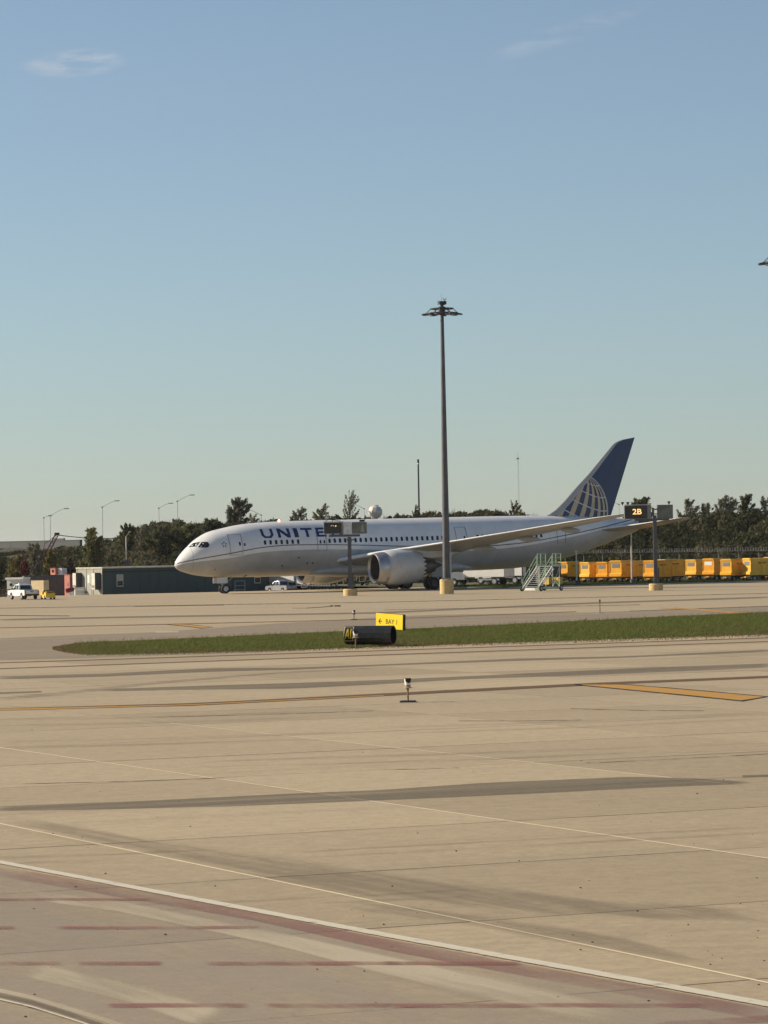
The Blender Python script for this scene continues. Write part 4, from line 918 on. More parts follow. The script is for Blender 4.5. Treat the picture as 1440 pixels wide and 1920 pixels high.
# taxiway edge lights
rust = mat('rusty_stem', (0.34, 0.17, 0.07), 0.7, var=0.3, scale=8)
skirt = mat('dirty_skirt', (0.42, 0.30, 0.17), 0.7, var=0.3, scale=8)
globe = mat('light_globe', (0.80, 0.80, 0.78), 0.3, var=0.08)
def edge_light(P, h, label, plate=True, dark=False):
    t_ = thing('edge_light', label, 'edge light', (P.x, P.y, 0.0), AX, 'taxiway edge lights')
    k = h / 0.72
    b = MB(); b.lathe([(0.0, .36 * k), (.03, .36 * k), (.05, .3 * k), (.05, .01)], (0, 0, 0.0), (0, 0, 1), 4 if plate else 16); b.build('base_plate', darkmetal, t_, rot=(0, 0, R_(45) - AX))
    b = MB(); b.lathe([(.04, .028 * k), (.34 * k, .028 * k), (.40 * k, .04 * k), (.44 * k, .05 * k)], (0, 0, 0), (0, 0, 1), 10); b.build('stem', darkmetal if dark else rust, t_, smooth=40)
    b = MB(); b.lathe([(.43 * k, .15 * k), (.445 * k, .15 * k), (.455 * k, .09 * k), (.53 * k, .085 * k), (.53 * k, .01)], (0, 0, 0), (0, 0, 1), 16); b.build('skirt', darkmetal if dark else skirt, t_, smooth=40)
    b = MB(); b.lathe([(.53 * k, .09 * k), (.60 * k, .095 * k), (.70 * k, .105 * k), (.72 * k, .06 * k), (.72 * k, .001)], (0, 0, 0), (0, 0, 1), 16); b.build('globe', globe, t_, smooth=40)
    b = MB(); aa = np.linspace(R_(-130) - AX, R_(-20) - AX, 12)
    out = [[(rr * k * math.cos(a), rr * k * math.sin(a), (zt if e else zt) * k) for e, a in enumerate(aa)] for rr, zt in ((.102, .585), (.112, .66), (.117, .732), (.10, .738))]
    for j_, a in enumerate(aa): out[0][j_] = (out[0][j_][0], out[0][j_][1], (.585 + .05 * abs((j_ - 6) / 6.0) ** 1.5) * k)
    b.loft(out, False); b.build('shield', black, t_, smooth=60)
    return t_
edge_light(at(765, 1316.5), .72, 'rusty stemmed edge light on a square plate on open concrete')
edge_light(at(667, 1214.8), .80, 'small white edge light standing before the black drum sign')
edge_light(at(664, 1162.3), .62, 'edge light on a thin dark stem out on the far apron', dark=True)
SP = at(1125, 1149.5); st = thing('marker_stake', 'slim brown marker stake with a dark cap beyond the grass', 'marker', (SP.x, SP.y, 0))
b = MB(); b.tube((0, 0, 0), (0, 0, .72), .03, .025); b.build('stem', mat('brown_stake', (0.16, 0.10, 0.06), 0.7), st)
b = MB(); b.tube((0, 0, .72), (0, 0, .92), .06, .05); b.build('cap', darkmetal, st); b = MB(); b.lathe([(0, .3), (.02, .28), (.02, .01)], (0, 0, .005), (0, 0, 1), 12); b.build('base_plate', greymetal, st)
# hose on the far apron
hb = MB(); hp = [(548, 1141), (575, 1141), (600, 1139.5), (615, 1138), (622, 1137)]; pr = None
for q in hp:
    P = ground_at(*q); P.z += .04
    if pr: hb.tube(pr, P, .025, .025, 6)
    pr = P
for x_ in (622, 630, 636):
    P = ground_at(x_, 1137.2); hb.box((P.x, P.y, .05), (.25, .2, .1))
ho = hb.build('hose', mat('hose_dark', (0.16, 0.125, 0.075), 0.7), None); tag(ho, 'thin dark hose with small fittings lying on the apron', 'hose')

# ------------------------------------------------------------------ boarding stair
SPt = at(1003, 1108.5); q_ = SPt.y / FPX
stair = thing('maintenance_stair', 'green railed wheeled stair with white truss steps by the airliner', 'stairs', (SPt.x, SPt.y, 0), R_(50))   # local x climbs, y to the left of it
stg = mat('stair_green', (0.36, 0.52, 0.34), 0.5, var=0.2); stw = mat('stair_white', (0.74, 0.74, 0.68), 0.5, var=0.15)
WS, RISE, RUN = .95, 2.45, 2.35
b = MB()
for y_ in (-WS, WS):
    b.beam((-.7, y_, .35), (RUN - .7, y_, RISE), .07, .10); b.beam((-.45, y_, .25), (RUN - .4, y_, RISE - .25), .05, .06)
    for k in range(11):
        f0, f1 = k / 11, (k + .5) / 11; b.beam((-.7 + RUN * f0, y_, .35 + (RISE - .35) * f0), (-.42 + RUN * f1, y_, .27 + (RISE - .5) * f1), .03); b.beam((-.42 + RUN * f1, y_, .27 + (RISE - .5) * f1), (-.7 + RUN * (f0 + 1 / 11), y_, .35 + (RISE - .35) * (f0 + 1 / 11)), .03)
b.build('stringer', stw, stair)
b = MB(); b.box((-.75, 0, .22), (.12, 2 * WS - .5, .24), 0, 0, .8); b.build('front_bumper', stw, stair)
tr = MB(); tr.box((0, 0, 0), (.24, 2 * WS - .08, .04)); tread0 = None
for k in range(10):
    f = (k + .6) / 10.6; lo = (-.66 + RUN * f, 0, .36 + (RISE - .36) * f)
    if tread0 is None: tread0 = tr.build('tread', greymetal, stair, loc=lo)
    else: share(tread0, stair, lo)
b = MB(); b.box((RUN - .7 + .75, 0, RISE), (1.5, 2 * WS, .08)); b.build('platform', greymetal, stair)
for y_ in (-WS, WS):
    b = MB()
    for z_ in (.55, 1.05): b.tube((-.7, y_, .35 + z_ - .25), (RUN - .75, y_, RISE + z_), .03)
    for f in (0, .5, 1): b.tube((-.7 + (RUN - .05) * f, y_, .35 + (RISE - .35) * f), (-.7 + (RUN - .05) * f, y_, .1 + (RISE - .1) * f + 1.05), .03)
    b.build('stair_rail', stg, stair)
    b = MB()
    for x_ in (RUN - .6, RUN - .05, RUN + .75):
        b.tube((x_, y_, RISE), (x_, y_, RISE + 1.25), .04)
    for z_ in (.45, .85, 1.25): b.tube((RUN - .6, y_, RISE + z_), (RUN + .75, y_, RISE + z_), .035)
    b.beam((RUN - .6, y_, RISE + .12), (RUN + .75, y_, RISE + .12), .04, .2)
    b.build('platform_rail', stg, stair)
for x_, y_ in ((RUN - .5, -WS + .1), (RUN - .5, WS - .1), (RUN + .6, -WS + .1), (RUN + .6, WS - .1)):
    b = MB(); b.tube((x_, y_, .3), (x_, y_, RISE), .045); b.build('post', stw, stair)
b = MB()
for y_ in (-WS + .1, WS - .1): b.beam((-.6, y_, .3), (RUN + .7, y_, .3), .08, .1); b.beam((RUN - .5, y_, .35), (RUN + .6, y_, RISE - .1), .04)
b.beam((RUN + .6, -WS, .3), (RUN + .6, WS, .3), .08); b.beam((-.55, -WS - .25, .3), (-.55, WS + .25, .3), .08); b.beam((RUN + .6, -WS + .1, .4), (RUN + .6, WS - .1, RISE - .1), .04); b.build('chassis', stg, stair)
for x_, y_ in ((-.55, -WS - .25), (-.55, WS + .25), (RUN + .6, -WS - .1), (RUN + .6, WS + .1)): wheel(stair, (x_, y_, .28), .28, .16)

# ------------------------------------------------------------------ vehicles
def veh_wheel(parent, x, y, r, w=.24):
    nb = MB(); nb.lathe([(-w / 2, .01), (-w / 2, r * .9), (-w * .3, r), (w * .3, r), (w / 2, r * .9), (w / 2, .01)], (x, y, r), (0, 1, 0), 16); ty = nb.build('wheel', rubber, parent, smooth=40)
    nb = MB(); sgn = 1 if y > 0 else -1; nb.lathe([(0, r * .6), (.02, r * .55), (.02, r * .2), (.0, .01)], (x, y + sgn * (w / 2 + .004), r), (0, sgn, 0), 12); nb.build('rim', greymetal, ty)
def pickup(P, rz, label, paint, sc=1.0):           # local +x is the front
    t_ = thing('pickup_truck', label, 'pickup truck', P, rz, 'pickup trucks'); t_.scale = (sc, sc, sc)
    W = .97; b = MB()
    prof = [(2.7, .55), (2.75, .95), (2.55, 1.10), (1.45, 1.18), (-2.6, 1.18), (-2.72, 1.1), (-2.75, .55), (-2.2, .5), (-2.1, .75), (-1.75, .93), (-1.4, .75), (-1.3, .48), (1.15, .48), (1.25, .75), (1.6, .93), (1.95, .75), (2.05, .5)]
    rgs = [[(x, y * f, z) for x, z in prof] for y, f in ((-W + .0, 1), (W - .0, 1))]
    ins = [[(x * .985, math.copysign(W - .0, y) * 1.0, z) for x, z in prof] for y in (-1, 1)]
    b.loft(rgs, True, True); body = b.build('body', paint, t_)
    bed = MB(); bed.box((-1.72, 0, 1.19), (1.8, 1.6, .03)); bed.build('bed_cover', black, t_)
    c = MB(); c.loft([[(x, y * .9 * k, z) for y in (-1, 1) for x in ((xa, xb) if y < 0 else (xb, xa))] for z, xa, xb, k in ((1.17, 1.50, -.82, 1), (1.5, 1.1, -.75, .96), (1.82, .62, -.62, .86), (1.88, .45, -.5, .82))], True, True); cab = c.build('cab', paint, t_)
    for sgn in (-1, 1):
        g_ = MB()
        for xs in (((1.08, 1.22), (.16, 1.22), (.16, 1.76), (.60, 1.76)), ((.08, 1.22), (-.68, 1.22), (-.56, 1.76), (.08, 1.76))):
            g_.prism([(x, sgn * (.9 - (z - 1.17) * .18 + .012), z) for x, z in xs], (0, sgn * .012, 0))
        g_.build('side_window', glass_dk, cab)
        m_ = MB(); m_.box((1.12, sgn * 1.02, 1.32), (.16, .22, .2)); m_.build('mirror', black, t_)
    g_ = MB(); g_.prism([(1.36, -.8, 1.25), (1.36, .8, 1.25), (.68, .72, 1.78), (.68, -.72, 1.78)], (.05, 0, .04)); g_.build('windscreen', glass_dk, cab)
    g_ = MB(); g_.prism([(-.795, -.72, 1.28), (-.795, .72, 1.28), (-.66, .66, 1.74), (-.66, -.66, 1.74)], (-.03, 0, 0)); g_.build('rear_window', glass_dk, cab)
    lb = MB(); lb.box((.1, 0, 1.95), (.3, 1.15, .12)); lb.build('light_bar', white, t_)
    bp = MB(); bp.box((-2.82, 0, .58), (.16, 1.86, .22)); bp.build('rear_bumper', black, t_)
    bp = MB(); bp.box((2.80, 0, .58), (.14, 1.86, .24)); bp.build('front_bumper', black, t_)
    hd = MB(); hd.box((-2.765, 0, .98), (.02, .4, .08)); hd.build('tailgate_handle', black, t_)
    for sgn in (-1, 1):
        l_ = MB(); l_.box((-2.77, sgn * .86, .95), (.03, .14, .3)); l_.build('tail_light', red_p, t_)
        l_ = MB(); l_.box((2.76, sgn * .75, .88), (.03, .3, .16)); l_.build('headlight', steel_b, t_)
        veh_wheel(t_, 1.6, sgn * .86, .39); veh_wheel(t_, -1.75, sgn * .86, .39)
    return t_
PK = ground_at(44, 1124); pickup(PK, R_(118), 'white pickup truck parked beside the pale plywood box', white, .82)
PK2 = ground_at(527, 1111.5); PK2 = at_d(527, 1111.5, 415); PK2.z = gz(*uv_of(PK2)); pickup(PK2, R_(128), 'silver pickup truck parked in shade behind the airliner nose', mat('silver_paint', (0.32, 0.33, 0.35), 0.35, 0.4), .8)

def box_truck(P, rz, label, L=6.2, H=3.3, scribble=True, cabc=None):
    t_ = thing('box_truck', label, 'truck', P, rz, 'white service trucks'); W = 1.2; cabc = cabc or white
    b = MB(); b.cbox((-L / 2 + .2, 0, .95 + (H - .95) / 2), (L, 2 * W, H - .95), .05); bx_ = b.build('cargo_box', white, t_)
    b = MB(); pr = [(.35, .7), (2.55, .7), (2.6, 1.3), (2.45, 1.5), (1.55, 1.68), (1.05, 2.45), (.35, 2.5)]; b.prism([(x, -1.05, z) for x, z in pr], (0, 2.1, 0)); cab = b.build('cab', cabc, t_)
    for sgn in (-1, 1):
        g_ = MB(); g_.prism([(x, sgn * 1.052, z) for x, z in ((.5, 1.6), (1.4, 1.62), (1.0, 2.3), (.5, 2.32))], (0, sgn * .012, 0)); g_.build('side_window', glass_dk, cab)
        m_ = MB(); m_.box((1.5, sgn * 1.25, 1.9), (.1, .18, .4)); m_.build('mirror', black, t_)
        veh_wheel(t_, 1.75, sgn * .92, .46, .28); veh_wheel(t_, -L + 1.6, sgn * .92, .46, .3)
        l_ = MB(); l_.box((2.6, sgn * .75, 1.02), (.04, .25, .2)); l_.build('headlight', steel_b, t_)
        s_ = MB(); s_.box((-L / 2 - .2, sgn * 1.0, .72), (L * .55, .1, .25)); s_.build('side_skirt', greymetal, t_)
    g_ = MB(); g_.prism([(1.58, -.92, 1.72), (1.58, .92, 1.72), (1.12, .9, 2.38), (1.12, -.9, 2.38)], (.04, 0, .03)); g_.build('windscreen', glass_dk, cab)
    b = MB(); b.box((-L / 2 + 1.2, 0, .72), (L + 2.2, .9, .22)); b.build('chassis', black, t_)
    b = MB(); b.box((-L / 2 + .2, 0, H + .02), (L * .98, 2 * W - .06, .05)); b.build('roof_panel', offwhite, t_)
    if scribble:
        for sgn in (-1, 1):
            s_ = MB(); y_ = sgn * (W + .006); x_ = -1.0; d_ = -1 if sgn < 0 else -1
            z_ = 2.1
            seg = [(0, 0), (.05, .62), (.18, .05), (.32, .35), (.42, .02), (.55, .38), (.7, .05), (.85, .4), (1.0, .08), (1.15, .36), (1.3, .04), (1.45, .34), (1.6, .12)]
            for (a0, h0), (a1_, h1) in zip(seg, seg[1:]): s_.beam((x_ - a0 * 1.0 if sgn > 0 else x_ - 1.6 + a0, y_, z_ + h0), (x_ - a1_ if sgn > 0 else x_ - 1.6 + a1_, y_, z_ + h1), .02, .07)
            s_.build('side_lettering', mat('script_grey', (0.10, 0.10, 0.12), 0.5), bx_)
    return t_
def at_g(px, D):
    P = at_d(px, 1105, D); P.z = 0.03 if uv_of(P)[0] > 168 and uv_of(P)[1] > KV else gz(*uv_of(P)); return P
box_truck(at_g(885, 392), R_(148), 'white box truck with dark script lettering, cab facing the mast', 5.2, 3.3)
box_truck(at_g(934, 402), R_(146), 'white box truck parked between the lettered truck and the green stair', 4.6, 3.2, False)
box_truck(at_g(972, 415), R_(146), 'plain white box truck at the back beside the dark container', 5.0, 3.2, False)
VT = at_d(560, 1105, 432); VT.z = gz(*uv_of(VT)); box_truck(VT, R_(-36), 'white box truck half hidden behind the far engine', 4.0, 3.4, True)
AM = at_d(672, 1105, 440); AM.z = 0.0; amb = box_truck(AM, R_(-36), 'white service truck with a red roof stripe behind the near engine', 3.4, 3.0, False)
b = MB(); b.cbox((-1.5, 0, 3.16), (2.8, 2.2, .24), .03); b.build('red_roof_stripe', mat('signal_red', (0.75, 0.05, 0.03), 0.4), amb)
# yellow tug
TG = ground_at(90, 1124); tg = thing('baggage_tug', 'low yellow baggage tug parked before the dark container', 'tug', TG, R_(-72)); tg.scale = (.78, .78, .78)
b = MB(); pr = [(-1.5, .25), (1.5, .25), (1.55, .55), (1.45, .85), (.5, .95), (.35, .62), (-.5, .62), (-.6, .95), (-1.5, .9)]; b.prism([(x, -.62, z) for x, z in pr], (0, 1.24, 0)); b.build('body', mat('tug_yellow', (0.80, 0.52, 0.06), 0.5, var=0.12), tg)
b = MB(); b.box((-.15, .0, .72), (.5, 1.0, .16)); b.box((-.42, 0, .95), (.1, 1.0, .45)); b.build('seat', black, tg)
b = MB(); b.tube((.35, .2, .9), (.1, .2, 1.15), .03); b.lathe([(0, .17), (.03, .17)], (.08, .2, 1.16), (-.5, 0, .8), 12); b.build('steering_wheel', black, tg)
b = MB(); b.box((1.0, 0, 1.0), (.8, 1.0, .12)); b.build('hood_rack', rust, tg)
for x_ in (-.95, .95):
    for sgn in (-1, 1): veh_wheel(tg, x_, sgn * .6, .28, .2)
# baggage dollies behind the far engine
def dolly(P, rz, label):
    t_ = thing('baggage_dolly', label, 'dolly', P, rz, 'flat baggage dollies')
    b = MB(); b.box((0, 0, .5), (3.2, 1.5, .1)); b.build('deck', darkmetal, t_)
    b = MB()
    for x_ in (-1.5, 0, 1.5):
        for y_ in (-.7, .7): b.tube((x_, y_, .5), (x_, y_, 1.25), .035)
    b.tube((-1.5, -.7, 1.22), (1.5, -.7, 1.22), .03); b.tube((-1.5, .7, 1.22), (1.5, .7, 1.22), .03); b.build('rail', greymetal, t_)
    b = MB(); b.tube((1.6, 0, .45), (2.4, 0, .3), .04); b.build('tow_bar', darkmetal, t_)
    for x_ in (-1.2, 1.2):
        for sgn in (-1, 1): veh_wheel(t_, x_, sgn * .6, .22, .14)
for px, D, lb in ((592, 405, 'black flat baggage dolly with grey posts next to the white truck'), (618, 408, 'black flat baggage dolly in the middle of the row under the belly'), (643, 412, 'black flat baggage dolly behind the left sign pole base'), (700, 412, 'black flat baggage dolly in shade behind the near engine')):
    P = at_g(px, D); dolly(P, AX + R_(5), lb)
# yellow box carts
lblgrey = mat('cart_label', (0.22, 0.22, 0.22), 0.6, var=0.6, scale=14)
def cart_proto():
    t_ = thing('box_cart', '', 'cart', (0, 0, 0), 0, 'yellow box carts along the fence')       # local +x away from the lit end
    W, Ls = .78, 2.9
    b = MB(); pr = [(0.0, .62), (-.14, .70), (-.14, .95), (0, 1.05), (0, 2.3), (Ls, 2.3), (Ls, .62)]
    b.prism([(x, -W, z) for x, z in pr], (0, 2 * W, 0)); body = b.build('body', yellowcart, t_)
    b = MB(); rgs = [[(-.1, y * (W + .05), z) for y, z in ((-1, 2.28), (-.75, 2.42), (.75, 2.42), (1, 2.28))], [(Ls + .05, y * (W + .05), z) for y, z in ((-1, 2.28), (-.75, 2.42), (.75, 2.42), (1, 2.28))]]; b.loft(rgs, True, True); b.build('roof', yellowcart, t_)
    b = MB(); b.cbox((-.012, 0, 1.86), (.03, 1.0, .42), .01); b.build('end_label', lblgrey, body)
    b = MB(); b.box((-.02, 0, 2.2), (.06, 1.5, .06)); b.box((-.01, -.74, 1.7), (.05, .06, 1.2)); b.box((-.01, .74, 1.7), (.05, .06, 1.2)); b.build('end_frame', yellowcart, body)
    for sgn in (-1, 1):
        b = MB()
        for x_ in (.05, 1.4, 2.85): b.box((x_, sgn * (W + .012), 1.5), (.07, .03, 1.5))
        b.box((1.45, sgn * (W + .012), 1.0), (2.8, .03, .06)); b.build('side_rib', yellowcart, body)
        b = MB(); b.box((1.4, sgn * (W + .012), 1.95), (1.1, .012, .1)); b.box((1.35, sgn * (W + .012), 1.82), (.8, .012, .05)); b.build('side_lettering', mat('cart_lettering', (0.25, 0.12, 0.01), 0.6), body)
    b = MB(); b.box((Ls / 2, 0, .55), (Ls - .1, 1.3, .14)); b.box((-.05, 0, .48), (.12, 1.45, .1)); b.tube((-.1, -.6, .3), (-.1, .6, .3), .04); b.tube((-.1, -.6, .3), (-.05, -.6, .5), .04); b.tube((-.1, .6, .3), (-.05, .6, .5), .04); b.build('chassis', darkmetal, t_)
    b = MB(); b.tube((-.1, 0, .45), (-.75, 0, .35), .045); b.box((-.2, 0, .42), (.2, .4, .14)); b.build('tow_bar', yellowcart, t_)
    for x_ in (.5, Ls - .5):
        for sgn in (-1, 1): veh_wheel(t_, x_, sgn * .62, .27, .16)
    return t_
cart = cart_proto()
carts = [(1047, 1089.3, 46, 1.0, 'yellow box cart right beside the green stair'), (1088, 1091.3, 43, 1.0, 'yellow box cart behind the shorter white light pole'),
         (1120, 1091.2, 50, 1.0, 'yellow box cart with its tow bar raised across the end'), (1146, 1091.5, 52, 1.07, 'taller yellow box cart standing between the two white light poles'),
         (1170, 1089.5, 46, 1.02, 'yellow box cart right behind the taller white light pole'), (1209, 1091.5, 47, 1.06, 'yellow box cart hard up against the left side of the 2B pole'),
         (1231, 1090, 42, 1.08, 'yellow box cart mostly hidden behind the 2B pole'), (1287, 1087, 47, 1.03, 'first yellow box cart past the 2B pole, end label faded'),
         (1320, 1087.5, 47, 1.08, 'yellow box cart with a blank white end label'), (1353, 1088.5, 46, 1.05, 'yellow box cart with a dark end label, last of the lit ends'),
         (1392, 1088, 27, 1.08, 'yellow box cart showing only its long shaded side past the lit ends'), (1432, 1086, 27, 1.1, 'last yellow box cart of the row under the barbed wire fence')]
for i, (px, py, a, sc, lb) in enumerate(carts):
    o = cart if i == 0 else copy_tree(cart)
    P = at(px + 9, py + 1.5, 0.03); o.location = P; o.rotation_euler = (0, 0, R_(a)); o.scale = (sc,) * 3; o['label'] = lb
    if i % 3:
        alt = mat('yellow_cart_paint_b', (0.88, 0.50, 0.05), 0.55, var=0.18, scale=1.1, dirt=((0.42, 0.25, 0.06), 0.6)) if i % 3 == 1 else mat('yellow_cart_paint_c', (0.80, 0.36, 0.012), 0.45, var=0.2, scale=2.0, dirt=((0.25, 0.12, 0.02), 0.7))
        for c_ in o.children_recursive:
            if c_.type == 'MESH' and c_.data.materials and c_.data.materials[0].name.startswith('yellow_cart'): c_.data = c_.data.copy(); c_.data.materials[0] = alt
    if i in (8,):
        for c_ in o.children_recursive:
            if c_.name.startswith('end_label'): c_.data = c_.data.copy(); c_.data.materials[0] = white
# dark container behind the stair
def container(P, rz, d, label, m, ribs=True, name='container'):
    t_ = thing(name, label, 'container', P, rz); L, W, H = d
    b = MB(); b.box((0, 0, H / 2), (L, W, H)); sh = b.build('shell', m, t_)
    b = MB()
    for x_ in (-L / 2, L / 2):
        for y_ in (-W / 2, W / 2): b.box((x_, y_, H / 2), (.12, .12, H + .06))
    for z_ in (.06, H - .02):
        for y_ in (-W / 2, W / 2): b.box((0, y_, z_), (L, .1, .12))
    b.build('corner_frame', m, t_)
    if ribs:
        b = MB(); n = int(L / .3)
        for k in range(n):
            for sgn in (-1, 1): b.box((-L / 2 + L * (k + .5) / n, sgn * (W / 2 + .01), H / 2), (L / n * .5, .04, H - .25))
        b.build('corrugation', m, t_)
    return t_
dkgrey = mat('dark_grey_steel', (0.07, 0.078, 0.085), 0.5, var=0.15)
container(at_g(1026, 412), R_(20), (2.6, 2.2, 2.3), 'dark grey container between the green stair and yellow carts', dkgrey)
container(at_g(985, 400), R_(20), (1.6, 2.2, 3.0), 'narrow dark grey cabinet left of the green stair', dkgrey, False)
for px, lb in ((1028, 'small yellow tapered bin standing right behind the white stair truss'), (1046, 'small yellow tapered bin next to the first yellow cart')):
    P = at_g(px, 384); t_ = thing('yellow_bin', lb, 'bin', P, R_(-40), 'small yellow bins')
    b = MB(); b.box((0, 0, .45), (.75, .75, .75), 0, 0, 1.2); b.build('tub', mat('bin_yellow', (0.8, 0.55, 0.12), 0.5), t_); b = MB(); b.box((0, 0, .05), (.5, .5, .1)); b.build('foot', darkmetal, t_); b = MB(); b.box((0, 0, .84), (.94, .94, .05)); b.build('rim', mat('bin_yellow', (0.8, 0.55, 0.12)), t_)
# left yard: shed, plywood box, containers, red units, office trailer
PS = ground_at(26, 1121); PS = at_d(26, 1121, 424); PS.z = gz(*uv_of(PS)); k = 424 / FPX
sh = thing('equipment_shed', 'pale grey equipment shed with white roof edge and two wall lamps', 'shed', PS, R_(-24))
b = MB(); b.box((0, 1.2, 1.22), (36 * k, 1.6, 2.45)); b.build('wall', mat('shed_grey', (0.62, 0.64, 0.63), 0.6, var=0.1), sh)
b = MB(); b.box((-.02, 1.1, 2.52), (38 * k, 1.9, .22)); b.build('roof', white, sh)
b = MB(); b.box((.1, .38, .95), (.5, .06, 1.7)); b.build('door', white, sh)
for x_ in (-.65, .75):
    b = MB(); b.prism([(x_, .4, 1.95), (x_, .4, 1.55), (x_, .1, 1.6), (x_, .15, 1.9)], (.16, 0, 0)); b.build('wall_lamp', black, sh)
P = at_d(70, 1123.5, 420); P.z = gz(*uv_of(P)); ply = thing('plywood_box', 'pale plywood box standing between the white pickup and dark container', 'box', P, R_(-38)); k = 420 / FPX
b = MB(); b.box((0, .5, 1.12), (31 * k * 1.05, .95, 2.24)); b.build('panel_box', mat('plywood', (0.66, 0.52, 0.31), 0.8, var=0.2, scale=2.5), ply)
b = MB()
for x_ in (-1.0, 0, 1.0): b.box((x_, .5, .01 + 2.26), (.1, .96, .05))
b.build('batten', mat('plywood_batten', (0.5, 0.38, 0.22), 0.8), ply)
P = at_d(86, 1120, 430); P.z = gz(*uv_of(P)); container(P, R_(14), (5.6, 2.3, 2.75), 'dark grey ribbed container behind the plywood box and yellow tug', mat('charcoal_steel', (0.10, 0.105, 0.10), 0.55, var=0.15))
for px, py0, py1, w_, mm, lb, dd in ((104, 1079, 1091, 13, sunlit_red_p, 'sunlit red equipment box on the container with a dark vent', 434), (116.5, 1079, 1090.5, 13, white, 'white equipment box on the container between two red ones', 434), (131, 1078, 1106, 14, sunlit_red_p, 'tall sunlit red cabinet standing against the office trailer', 427)):
    P = at_d(px, py1, dd); k = dd / FPX; h = (py1 - py0) * k; gzv = gz(*uv_of(P))
    if px < 125: P.z = gzv + 2.81
    else: h = P.z + h - gzv; P.z = gzv
    t_ = thing('equipment_cabinet', lb, 'cabinet', P, R_(-35))
    b = MB(); b.cbox((0, 0, h / 2), (w_ * k * .95, w_ * k * 1.1, h), .03); b.build('casing', mm, t_); b = MB(); b.box((0, 0, h + .03), (w_ * k * 1.0, w_ * k * 1.15, .06)); b.build('lid', white if mm is white else red_p, t_)
    b = MB(); b.box((0, -w_ * k * .565, h * .6), (.3, .04, .35)); b.build('vent', black if px < 110 else mm, t_); b = MB(); b.box((w_ * k * .48, 0, h * .5), (.02, w_ * k * .7, h * .8)); b.build('side_panel', red_p if mm is not white else offwhite, t_)
P = at_d(131, 1122, 415); P.z = gz(*uv_of(P)); fx = thing('extinguisher_cart', 'dark red wheeled extinguisher cart before the tall sunlit red cabinet', 'fire cart', P, R_(10))
b = MB(); b.lathe([(0, .05), (.05, .28), (.9, .28), (1.05, .12), (1.1, .02)], (-.5, 0, .95), (1, 0, .25), 14); b.build('bottle', mat('dark_red', (0.16, 0.02, 0.025), 0.4), fx, smooth=40); b = MB(); b.tube((0, 0, .1), (0, 0, 1.0), .09); b.box((0, 0, .06), (.5, .5, .1)); b.build('stand', white, fx); b = MB(); b.beam((.5, 0, 1.0), (.75, 0, 1.55), .08); b.build('handle', black, fx)
# office trailer: pale short end facing the sun, long dark side towards us
TC = at_d(193, 1121.5, 418); TC.z = gz(*uv_of(TC)); kt = 418 / FPX; TRZ = R_(31)
tr_ = thing('office_trailer', 'long dark green office trailer with pale end wall behind the airliner nose', 'trailer', TC, TRZ)
HT, WT, LT = 57 * kt, 7.1, 23.2
dkgreen = mat('trailer_green', (0.030, 0.060, 0.058), 0.55, var=0.12, scale=0.5)
endg = mat('trailer_end_grey', (0.30, 0.30, 0.25), 0.6, var=0.12)
trim = mat('trailer_trim', (0.50, 0.47, 0.38), 0.6)
b = MB(); b.box((LT / 2, WT / 2, HT / 2 + .1), (LT - .1, WT - .1, HT - .3)); b.build('core', dkgreen, tr_)
b = MB(); b.box((LT / 2, WT / 2, HT - .06), (LT + .24, WT + .24, .16)); b.build('roof', mat('trailer_roof', (0.50, 0.47, 0.38), 0.6, var=0.2), tr_)
b = MB(); b.box((.02, WT / 2, HT / 2 - .08), (.1, WT - .04, HT - .18)); b.build('end_wall', endg, tr_)
for y_ in (.06, WT * .36, WT * .64, WT - .06):
    b = MB(); b.box((-.06, y_, HT / 2 - .08), (.08, .14, HT - .18)); b.build('end_post', trim, tr_)
for y_ in (.85, WT - .95):
    b = MB(); b.cbox((-.45, y_, HT * .55), (.78, .95, HT * .56), .04); ac = b.build('air_conditioner', mat('hvac_shaded', (0.05, 0.055, 0.06), 0.5), tr_)  # casing coloured near black to paint in its shaded sides
    b = MB(); b.box((-.86, y_, HT * .55), (.04, .9, HT * .54)); b.build('lit_front_face', offwhite, ac)  # pale plate paints in the sunlit front of the unit
    b = MB()
    for kq in range(4): b.box((-.89, y_, HT * .34 + kq * .09), (.03, .7, .04))
    b.build('grille', darkmetal, ac)
b = MB(); b.box((-.06, WT * .5, HT * .44), (.06, 1.2, HT * .74)); dr = b.build('door', mat('trailer_door', (0.34, 0.345, 0.30), 0.6), tr_)
b = MB(); b.box((-.1, WT * .52, HT * .62), (.02, .5, 1.0)); b.build('door_notice', white, dr); b = MB(); b.box((-.12, WT * .43, HT * .42), (.06, .05, .16)); b.build('handle', black, dr)
b = MB()
for z_ in (.5, 1.0): b.beam((-1.3, .3, z_), (-1.3, WT * .7, z_), .05)
for y_ in (.3, WT * .35, WT * .7): b.tube((-1.3, y_, 0), (-1.3, y_, 1.0), .04)
b.build('railing', greymetal, tr_)
b = MB(); b.box((-.8, WT - 1.3, .5), (1.3, 1.6, 1.0)); b.build('steps', mat('step_grey', (0.12, 0.135, 0.15), 0.6), tr_); b = MB(); b.box((-.8, WT - 2.25, .65), (1.3, .2, 1.3)); b.build('step_side', white, tr_)
npan = 18
for kq in range(npan):
    b = MB(); b.box((LT * (kq + .5) / npan, .03, HT * .5), (LT / npan - .03, .05, HT - .75)); b.build('wall_panel', dkgreen, tr_)
b = MB(); b.box((LT / 2, .01, HT - .55), (LT, .06, .12)); b.box((LT / 2, .01, .45), (LT, .06, .1)); b.build('trim_strip', mat('trim_black', (0.012, 0.014, 0.015), 0.5), tr_)
